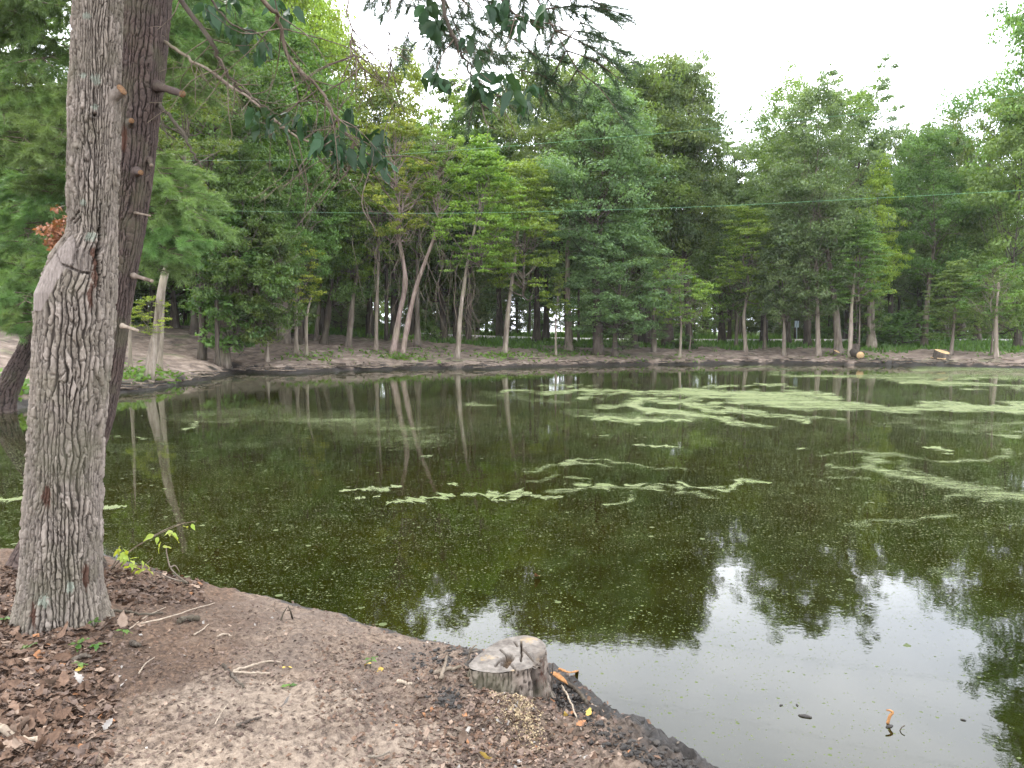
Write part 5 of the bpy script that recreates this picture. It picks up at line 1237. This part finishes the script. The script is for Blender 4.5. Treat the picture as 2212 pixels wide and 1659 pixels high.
# twiggy brush behind the stump and the grey dead twig at the pond edge
def twig_thing(label, stems, mat, w_, name='dead_twig', cat='twig'):
    q0 = stems[0][0]; o0 = np.array(q0); mb = MB()
    for s_ in stems: tube(mb, catmull([np.array(a) - o0 for a in s_], 14), np.linspace(w_, w_ * .4, 14), 6)
    o = mb.obj(name, mat); o.location = o0; return tag(o, label, cat)
g = ground(405, 1262); Yg = g[1]
twig_thing('grey dead twig curving up from the near waterline over the pond', [[g, P(385,1245,Yg), P(368,1226,Yg), P(361,1200,Yg), P(359,1184,Yg)], [P(368,1226,Yg), P(378,1222,Yg), P(388,1235,Yg)], [g, P(372,1250,Yg + .05), P(345,1240,Yg + .1)]], BARK['grey'], .008)
g = ground(1010, 1432); Yg = g[1]
twig_thing('forked broken twig standing against the bright water left of the stump', [[g, P(1014,1412,Yg), P(1017,1400,Yg)], [P(1014,1412,Yg), P(1022,1398,Yg), P(1030,1393,Yg)], [P(1015,1408,Yg), P(1024,1407,Yg), P(1036,1404,Yg)]], BARK['grey'], .007)
g = ground(607, 1340); Yg = g[1]
twig_thing('dark forked root tip poking up at the soil edge', [[g, P(612,1325,Yg), P(620,1312,Yg)], [ground(632, 1338), P(628,1322,Yg), P(622,1308,Yg)]], DK, .008)

# ---- dead leaves
m = M('dead_leaf'); rn = m.n('ObjectInfo').outputs['Random']
DL = {}
for nm, c0, c1 in (('brown', (.064, .037, .025), (.165, .100, .066)), ('tan', (.16, .108, .078), (.28, .205, .155)), ('orange', (.22, .095, .045), (.33, .16, .075)), ('white', (.20, .175, .155), (.30, .275, .25)), ('yellow', (.40, .26, .05), (.55, .38, .10))):
    m = M('dead_leaf_' + nm); p = m.pos()
    c = m.mix(m.ramp(m.noise(p, 38, 4, .65), [(.3, 0.0), (.7, 1.0)]), c0, c1)
    DL[nm] = m.done(m.pbr(m.n('HueSaturation', None, Color=c, Value=m.math('MULTIPLY_ADD', m.n('ObjectInfo').outputs['Random'], .4, .65)).outputs[0], .8, .2))
DM = [leaf_mesh('dead_leaf', .105, .062, c_, DL['brown'], 30 + k, lob, 11) for k, (c_, lob) in enumerate([(.25, .42), (-.3, .38), (.5, .45), (-.55, .0), (.1, .4)])]
rl = random.Random(77)
def dead_leaf(px, py, kind, label, s_=1.0, tilt=.45, group=None, z=None):
    p = gpt(px, py, .012) if z is None else np.array(Pz(px, py, z))
    o = link('dead_leaf', rl.choice(DM)); o.location = p; o.scale = (s_, s_, s_)
    o.rotation_euler = (rl.gauss(0, tilt), rl.gauss(0, tilt), rl.uniform(0, 6.28)); setmat(o, DL[kind])
    return tag(o, label, 'leaf', group)
GL = 'single dead leaves told apart on the bank'
for px, py, kind, lab, s_ in [(72,1426,'orange','bright orange lobed oak leaf in the litter below the scarred trunk',1.15),(10,1446,'brown','pinkish-brown oak leaf cut by the picture edge in the litter',1.1),(133,1480,'tan','curled tan leaf at the rim of the leaf litter',1.1),
    (174,1484,'white','grey-white curled leaf at the rim of the leaf litter',.7),(180,1492,'white','second whitish leaf, tucked just below the grey-white one',.6),(193,1369,'tan','tan oak leaf propped upright against the scarred trunk\'s foot',1.1),(263,1362,'tan','pale lobed leaf right of the scarred trunk\'s foot',1.1),
    (203,1586,'tan','tan leaf flat on the sand at the lower left',.8),(224,1583,'white','whitish folded leaf beside the flat tan leaf on the sand',.55),(611,1393,'tan','tan leaf alone on dark soil near the water',.65),(607,1540,'white','white curled leaf on the soil at the lower middle',.6),
    (929,1548,'orange','small red-orange leaf left of the sawdust',.55),(1050,1532,'tan','large tan leaf leaning on the sawdust before the stump',.9),(1037,1634,'yellow','yellowish leaf at the bottom below the stump',.75),(1154,1634,'tan','yellow-tan leaf at the bottom below the sawdust tail',.75),
    (997,1617,'tan','pale brown leaf pointing up left of the bottom yellowish leaf',.7),(827,1448,'yellow','yellow leaf lying left of the stump roots',.45),(787,1447,'yellow','smaller olive-yellow leaf farther left of the stump roots',.45),(313,1313-10,'brown','reddish leaf by the weed at the waterline',.9),
    (160,1460,'yellow','yellow strip of leaf at the litter rim',.5),(33,1470-55,'brown','brown oak leaf near the picture edge in the litter',1.0),(610,1450,'yellow','narrow yellow leaf at the tip of the forked pale root',.5),(1025,1508,'brown','curled pinkish-brown leaf over the dark root ball',.8),(1225,1552,'yellow','orange-yellow leaf scrap on the mud right of the stump',.45),
    (1245,1575,'orange','orange torn leaf on the dark mud bank',.5),(1270,1560,'yellow','ragged yellow leaf farthest out on the mud bank',.5),(1008,1560,'tan','tan leaf edge-on in the debris below the root ball',.6),(1090,1600,'tan','pinkish tan leaf in the chips below the sawdust',.6),(590,1386-50,'white','small white flake at the soil edge by the water',.35)]:
    dead_leaf(px, py, kind, lab, s_, group=GL)
dead_leaf(1163, 1244, 'orange', 'single reddish leaf floating on the dark water beyond the stump', .9, .15, z=.012)
# the rest of the litter leaves: many alike
k = 0
while k < 210:
    u = rl.random()
    if u < .72: px = abs(rl.gauss(0, 110)) - 12; py = rl.uniform(1262, 1656); px *= 1 - max(0, (py - 1520)) / 260
    else: px = rl.uniform(200, 420); py = rl.uniform(1232, 1300) + max(0, (px - 300)) * .1
    if 40 < px < 222 and py < 1352: continue
    p = gpt(px, py, .010)
    if sdf(p[:1], p[1:2])[0] < .1: continue
    dead_leaf(px, py, rl.choice(['brown'] * 9 + ['tan', 'tan']), 'brown dead oak leaf lost among others in the litter by the scarred trunk', rl.uniform(.5, .95), .55, 'brown oak leaves of the leaf litter'); k += 1

# ---- litter crumbs, chips, sawdust, clods
rg = np.random.default_rng(3)
def flakes(n, pxr, pyr, s0, s1, mats, wts, name, cond=None, up=.004, thick=.25, el=(.3, 1.0)):
    """n bits of litter as small bent four-sided chips on the ground"""
    px = pxr(n); py = pyr(n)
    # photo rows to ground by the smooth surface, then settle on the detailed one
    z0 = np.full(n, .4)
    for _ in range(7):
        d = np.stack([(px - 1106) / F, CP + (829.5 - py) / F * SP, -SP + (829.5 - py) / F * CP], -1)
        t = (z0 - CAM_H) / d[:, 2]; x = d[:, 0] * t; y = d[:, 1] * t; z0 = .5 * z0 + .5 * np.clip(terrain(x, y, False), 0.02, 1)
    ok = (sdf(x, y) > .03) & (y < 9) & (y > 1.5)
    if cond is not None: ok &= cond(x, y, px, py)
    x, y = x[ok], y[ok]; k = len(x); z = terrain(x, y) + up
    th = rg.uniform(0, 6.28, k); a = np.c_[np.cos(th), np.sin(th), rg.normal(size=k) * .4]; b_ = np.c_[-np.sin(th), np.cos(th), rg.normal(size=k) * .4]
    l = rg.uniform(s0, s1, k)[:, None]; w_ = l * rg.uniform(el[0], el[1], k)[:, None]; c = np.c_[x, y, z]
    h = np.array([0, 0, 1.0]) * l * thick
    V = np.stack([c - a * l, c - b_ * w_ + h, c + a * l, c + b_ * w_ + h * rg.random((k, 1)), c - h * 1.0], 1).reshape(-1, 3)
    i_ = np.arange(k) * 5
    T = np.concatenate([np.stack([i_, i_ + 1, i_ + 2], -1), np.stack([i_, i_ + 2, i_ + 3], -1), np.stack([i_, i_ + 4, i_ + 1], -1), np.stack([i_ + 1, i_ + 4, i_ + 2], -1)])
    mm = rg.choice(len(mats), size=k, p=np.array(wts) / sum(wts))
    mb = MB()
    for q in range(len(mats)):
        sel = np.concatenate([mm] * 4) == q
        if q == 0: mb.add(V, None, T[sel], 0)
        else: mb.T.append(T[sel]); mb.tm.append(np.full(sel.sum(), q))
    return tag(mb.obj(name, mats, None, False), kind='stuff')
m = M('soil_crumb'); CRUMB = m.done(m.pbr(m.ramp(m.noise(m.pos(obj=False), 8, 5, .7), [(.35, (.055, .038, .031)), (.65, (.16, .115, .092))]), .95, .1))
m = M('wet_clod'); CLOD = m.done(m.pbr(m.ramp(m.noise(m.pos(obj=False), 14, 5, .7), [(.35, (.012, .010, .009)), (.65, (.05, .042, .036))]), .7, .3, m.bump(m.noise(m.pos(obj=False), 90, 4, .7), .8, .006)))
U = lambda a, b_: (lambda n: rg.uniform(a, b_, n))
flakes(9000, U(-30, 1330), U(1290, 1662), .004, .014, [CRUMB, DL['tan'], DL['brown'], DL['white']], [8, .5, 2.0, .10], 'soil_crumbs', lambda x, y, px, py: rg.random(len(x)) > .75 * np.maximum.reduce([np.exp(-((x - a) / c) ** 2 - ((y - b_) / d) ** 2) for a, b_, c, d in sandc]))
flakes(6500, lambda n: np.abs(rg.normal(0, 135, n)) - 20, U(1225, 1662), .008, .030, [DL['brown'], DL['tan'], CRUMB, DL['orange']], [7, .8, 5, .18], 'leaf_litter', lambda x, y, px, py: (px < 330) & ((px < 250) | (py < 1400)))
flakes(1600, U(225, 440), U(1222, 1300), .008, .028, [DL['brown'], DL['tan'], CRUMB, DL['orange']], [6, 1.0, 5, .2], 'leaf_litter')
flakes(3600, lambda n: rg.normal(1090, 110, n), lambda n: rg.normal(1590, 60, n), .005, .020, [DL['tan'], DL['brown'], CRUMB, DL['white'], DL['orange']], [1.6, 4, 6, .25, .12], 'bark_chips')
flakes(1200, U(680, 1010), U(1385, 1560), .004, .015, [DL['tan'], DL['brown'], CRUMB, DL['white']], [1, 3, 6, .25], 'bark_chips')
m = M('sawdust'); SAW = m.done(m.pbr(m.ramp(m.noise(m.pos(obj=False), 60, 3, .7), [(.3, (.28, .205, .12)), (.7, (.46, .37, .24))]), .95, .1))
sel = rg.random
flakes(13000, lambda n: np.where(sel(n) < .45, rg.normal(1075, 34, n), rg.normal(1130, 26, n)), lambda n: np.where(sel(n) < .45, rg.normal(1506, 16, n), rg.normal(1570, 28, n)), .002, .0065, [SAW, DL['tan'], DL['brown']], [9, 1.5, 1], 'sawdust',
       lambda x, y, px, py: rg.random(len(x)) < np.exp(-(((px - 1085) - (py - 1512) * .75) / 34) ** 2), up=.006, thick=.5)
# clods on the dark mud edge
def clods(n, pxf, s0, s1, mat, name, seed):
    r2 = np.random.default_rng(seed); mb = MB()
    bm = bmesh.new(); bmesh.ops.create_icosphere(bm, subdivisions=2, radius=1.0); bv = np.array([v.co for v in bm.verts]); bt = np.array([[v.index for v in f.verts] for f in bm.faces]); bm.free()
    for k in range(n):
        px, py = pxf(r2); p = ground(px, py); s_ = s0 * (s1 / s0) ** (r2.random() ** 1.6)
        if p[1] > 9: continue
        q = bv * (1 + .9 * (fbm(bv[:, 0] * 2 + k, bv[:, 1] * 2 + bv[:, 2] * 2.7, 4, k, .7))[:, None]) * r2.uniform(.5, 1.3, 3) * np.array([1, 1, .55]) * s_
        mb.add(q + p, None, bt)
    return tag(mb.obj(name, mat), kind='stuff')
import bmesh
EDGE = [(1195,1470),(1260,1512),(1310,1560),(1370,1602),(1440,1635),(1515,1658)]
def pe(r2):
    x = r2.uniform(1195, 1515); y = np.interp(x, [q[0] for q in EDGE], [q[1] for q in EDGE]); return x - abs(r2.normal()) * 22, y + r2.normal() * 10 + 12
clods(700, pe, .003, .020, CLOD, 'mud_clods', 5)
clods(110, lambda r2: (r2.uniform(890, 1030), r2.normal() * 10 + np.interp(0, [0], [1420]) + r2.uniform(-14, 20)), .006, .022, CLOD, 'mud_clods', 6)
clods(90, lambda r2: (r2.normal() * 60 + 520, r2.normal() * 70 + 1480), .005, .016, CRUMB, 'soil_clods', 7)
clods(130, lambda r2: (r2.normal() * 14 + 968, r2.normal() * 12 + 1512), .006, .022, CLOD, 'root_ball', 8)

# ---- seedlings, weed at the waterline
GS = [leaf_mesh('leaf', .05, .03, .15, LEAF['herb'], 50 + k) for k in range(3)]
def seedling(label, px, py, n, h, s_=1.0):
    p = gpt(px, py); r = empty('seedling', p, label, 'seedling', 'green seedlings in the leaf litter')
    mb = MB(); tube(mb, catmull([(0, 0, 0), (.004, 0, h * .5), (.008, .004, h)], 6), .0018, 5); mb.obj('stem', LEAF['herb'], r)
    for k in range(n):
        o = link('leaf', rl.choice(GS), r, (.006, .003, h * rl.uniform(.6, 1))); o.rotation_euler = (rl.uniform(-.4, .5), 0, k * 6.28 / n + rl.random()); o.scale = (s_,) * 3
for a in [('bright three-leaved seedling against the front of the scarred trunk', 131, 1341, 4, .05, 1.2), ('seedling left of the bright one at the trunk\'s foot', 100, 1354, 3, .04, 1.0), ('seedling at the trunk\'s left foot, in shade', 80, 1348, 4, .05, .9),
          ('round-leaved seedling alone in the open litter', 51, 1407, 4, .02, 1.3), ('pair-leaved seedling below the trunk\'s front', 168, 1404, 4, .035, 1.1), ('seedling right of the pair-leaved one', 206, 1402, 4, .03, 1.0), ('bluish seedling under the trunk\'s right foot', 203, 1356, 3, .04, 1.0),
          ('grassy seedling beside the pale lobed leaf', 266, 1378, 4, .04, 1.0), ('tall thin seedling at the litter rim', 169, 1456, 4, .06, .8), ('tiny seedling at the picture edge near the trunk', 10, 1348, 3, .03, .9), ('lone grey-green seedling on the bare soil left of the stump', 800, 1442, 4, .05, .9), ('flattened green leaf sprig on the soil in the middle', 625, 1488, 3, .015, 1.1)]: seedling(*a)
g = ground(238, 1232); Yg = g[1]
W_ = empty('waterside_weed', g, 'yellow-green leafy weed arching out over the pond from the bank', 'plant')
YL = [leaf_mesh('leaf', .085, .045, .2, LEAF['yellow'], 70 + k) for k in range(3)]
mb = MB()
ST_ = [[(238,1232),(255,1205),(272,1195),(330,1160),(400,1128)], [(240,1230),(275,1195),(310,1170),(370,1138),(425,1125)], [(300,1245),(310,1225),(330,1205)]]
for s_ in ST_: tube(mb, catmull([P(x, y, Yg + .05 * k) - g for k, (x, y) in enumerate(s_)], 14), np.linspace(.006, .002, 14), 5)
mb.obj('stem', BARK['vine'], W_)
for (x, y, n) in [(262,1182,3),(270,1192,2),(268,1205,3),(280,1210,4),(285,1222,3),(300,1230,3),(312,1232,2),(335,1155,2),(345,1170,1),(370,1145,2),(373,1150,2),(350,1175,1),(240,1238,2),(220,1240,2),(308,1215,2),(295,1238,2),(390,1135,1),(420,1132,1)]:
    for k in range(n):
        o = link('leaf', rl.choice(YL), W_, P(x + rl.gauss(0, 4), y + rl.gauss(0, 4), Yg + rl.uniform(-.05, .1)) - g); o.rotation_euler = (rl.uniform(-1.2, .2), rl.uniform(-.6, .6), rl.uniform(0, 6.28)); q = rl.uniform(.7, 1.1); o.scale = (q, q, q)
# a discarded cigarette end
m = M('white_paper'); PAP = m.done(m.pbr((.72, .70, .68), .8, .2))
p0 = gpt(50, 1480, .006); p1 = gpt(64, 1494, .006); mb = MB(); tube(mb, [p0 - p0, (p1 - p0)], .004, 10); o = mb.obj('cigarette_end', PAP); o.location = p0; tag(o, 'thin white cigarette end in the litter near the picture edge', 'litter')

# ---- things in the water
def wz(px, py, z): return np.array(Pz(px, py, z))
b0 = wz(1914, 1562, 0.0); Yg = b0[1]
mb = MB(); tube(mb, catmull([b0 - b0 + [0, 0, -.05], P(1921,1550,Yg) - b0, P(1929,1539,Yg) - b0], 8), np.linspace(.0085, .007, 8), 8); tube(mb, catmull([P(1929,1539,Yg) - b0, P(1923,1535,Yg) - b0, P(1915,1534,Yg) - b0], 6), np.linspace(.007, .004, 6), 8)
o = mb.obj('bent_stick', CUTW); o.location = b0; tag(o, 'bent orange stick standing out of the grey water at the lower right', 'stick')
b0 = wz(1941, 1578, 0.0); Yg = b0[1]; mb = MB(); tube(mb, catmull([[0, 0, -.02], P(1947,1572,Yg) - b0, P(1955,1567,Yg) - b0], 6), .003, 5); o = mb.obj('thin_twig', BARK['grey']); o.location = b0; tag(o, 'thin grey twig poking from the water beside the bent orange stick', 'twig')
for k, (x, y, s_, lab) in enumerate([(1739,1547,.032,'largest dark scrap of bark floating in the grey water'),(1687,1523,.014,'dark crumb floating left of the largest bark scrap'),(1722,1523,.013,'dark crumb floating above the largest bark scrap'),(2081,1555,.015,'dark crumb floating near the right picture edge'),(1921,1569,.026,'dark flake of bark floating at the foot of the bent orange stick')]):
    bm = bmesh.new(); bmesh.ops.create_icosphere(bm, subdivisions=2, radius=1.0); bv = np.array([v.co for v in bm.verts]); bt = np.array([[v.index for v in f.verts] for f in bm.faces]); bm.free()
    q = bv * np.array([1, .45, .28]) * s_ * (1 + .3 * fbm(bv[:, 0] * 2 + k, bv[:, 1] * 2 + bv[:, 2], 2, k))[:, None]; mb = MB(); mb.add(q, None, bt); o = mb.obj('floating_bark', CLOD); o.location = wz(x, y, .002); o.rotation_euler = (0, 0, -.4 + k); tag(o, lab, 'bark', 'dark scraps floating near the bank')
# ---- far bank details: sawn log, stumps, sign
m = M('fresh_cut'); FRESH = m.done(m.pbr(m.ramp(m.noise(m.pos(obj=False), 12, 4, .6), [(.3, (.30, .19, .09)), (.7, (.44, .31, .17))]), .85, .1))
g = ground(1858, 778); Lg = empty('sawn_log', g + [0, 0, .28], 'sawn log lying at the far waterline with its pale round end facing the pond', 'log')
mb = MB(); ln = catmull([(0, 0, 0), (.06, .8, .10), (.10, 1.6, .22)], 8); tube(mb, ln, .24, 16, cap=False); mb.obj('bark', BARK['dark'], Lg)
mb = MB(); t_ = nrm(ln[1] - ln[0]); tube(mb, [ln[0] - t_ * .01, ln[0] + t_ * .02], .23, 16); mb.obj('cut_end', FRESH, Lg)
def far_stump(px, py, r, h, label, lean=0):
    g = ground(px, py); e = empty('tree_stump', g, label, 'stump', 'fresh stumps on the far bank')
    th = np.linspace(0, 2 * np.pi, 14, endpoint=False); rr_ = r * (1 + .12 * np.sin(3 * th + px))
    zt = h + .35 * h * np.cos(th + lean)
    V = np.vstack([np.c_[rr_ * 1.3 * np.cos(th), rr_ * 1.3 * np.sin(th), 0 * th - .1], np.c_[rr_ * np.cos(th), rr_ * np.sin(th), zt]]); j = np.arange(14)
    mb = MB(); mb.add(V, np.stack([j, (j + 1) % 14, 14 + (j + 1) % 14, 14 + j], -1)); mb.obj('bark', BARK['dark'], e)
    V2 = np.vstack([np.c_[rr_ * .98 * np.cos(th), rr_ * .98 * np.sin(th), zt + .004], [[0, 0, h + .02]]]); mb = MB(); mb.add(V2, None, np.stack([j, (j + 1) % 14, np.full(14, 14)], -1)); mb.obj('cut_face', FRESH, e)
far_stump(1843, 766, .33, .55, 'split fresh stump standing directly above the sawn log', 1.5)
far_stump(2036, 775, .42, .42, 'torn orange-topped stump alone on the mud towards the right', 4.2)
far_stump(1808, 770, .2, .3, 'small pale stump between the leaning trunk and the sawn log', 4.0)
rr2 = random.Random(3)
for k in range(4):
    g = ground(2030 + 8 * k - 12, 776 + k); mb = MB(); tube(mb, [np.zeros(3), np.array([rr2.uniform(-.4, .4), rr2.uniform(-.3, .3), .06])], .03, 5); o = mb.obj('wood_chunk', FRESH); o.location = g + [0, 0, .05]; tag(o, 'pale orange chunk of split wood round the torn stump on the far mud', 'wood', 'split wood round the torn stump')
x, y = P(1721, 740, 73.8)[:2]; g = np.array([x, y, gz(x, y)])
SG_ = empty('road_sign', g, 'narrow bluish sign on a post beside the road beyond the pond', 'sign')
mb = MB(); tube(mb, [(0, 0, -.2), (-.06, 0, 1.9)], .05, 8); m = M('post_metal'); PM = m.done(m.pbr((.33, .37, .38), .5, .4)); mb.obj('post', PM, SG_)
def box_mb(mb, c, h, m_=0):
    s_ = np.array([[a, b_, c_] for a in (-1, 1) for b_ in (-1, 1) for c_ in (-1, 1)], float) * h + c
    mb.add(s_, [[0, 1, 3, 2], [4, 6, 7, 5], [0, 4, 5, 1], [2, 3, 7, 6], [0, 2, 6, 4], [1, 5, 7, 3]], None, m_)
mb = MB(); box_mb(mb, np.array([-.06, -.07, 1.65]), np.array([.20, .015, .32])); m = M('sign_back'); mb.obj('panel', m.done(m.pbr((.34, .42, .45), .5, .4)), SG_, False)

# ---- two green ropes strung across the pond
m = M('green_rope'); ROPE = m.done(m.pbr((.16, .36, .20), .6, .3))
def rope(label, pts, dz_end):
    q = []
    for x, y in pts:
        a = (x - 1106) / F; d = 18.2 / (1 + .43 * a * 1.0); q.append(P(x, y, d))
    q = [q[0] + (q[0] - q[1]) * 1.0 + np.array([0, 0, .25])] + q
    e = np.array([40, 1.0, q[-1][2] + dz_end])
    mb = MB(); tube(mb, np.vstack([catmull(q, 160), [e]]), .0024, 6); o = mb.obj('rope', ROPE); tag(o, label, 'rope', 'green ropes over the pond')
rope('upper of the two thin green ropes strung high across the pond', [(0, 345), (327, 346), (640, 345), (951, 327), (1475, 284), (1705, 260), (1865, 245), (2212, 205)], 1.5)
rope('lower of the two thin green ropes strung across the pond', [(0, 430), (400, 452), (788, 460), (1071, 459), (1475, 448), (1852, 430), (2212, 411)], .8)

# ================================================================== air
hz_ = MB(); box_mb(hz_, np.array([0, 300., 17.]), np.array([420., 720., 19.]))
hm = bpy.data.materials.new('haze_air'); hm.use_nodes = True; ht = hm.node_tree; ht.nodes.clear()
ho = ht.nodes.new('ShaderNodeOutputMaterial'); hv = ht.nodes.new('ShaderNodeVolumePrincipled')
hv.inputs['Color'].default_value = (0.95, 0.98, 1.0, 1); hv.inputs['Density'].default_value = 0.00016
ht.links.new(hv.outputs[0], ho.inputs['Volume'])
tag(hz_.obj('haze', hm, None, False), kind='stuff')
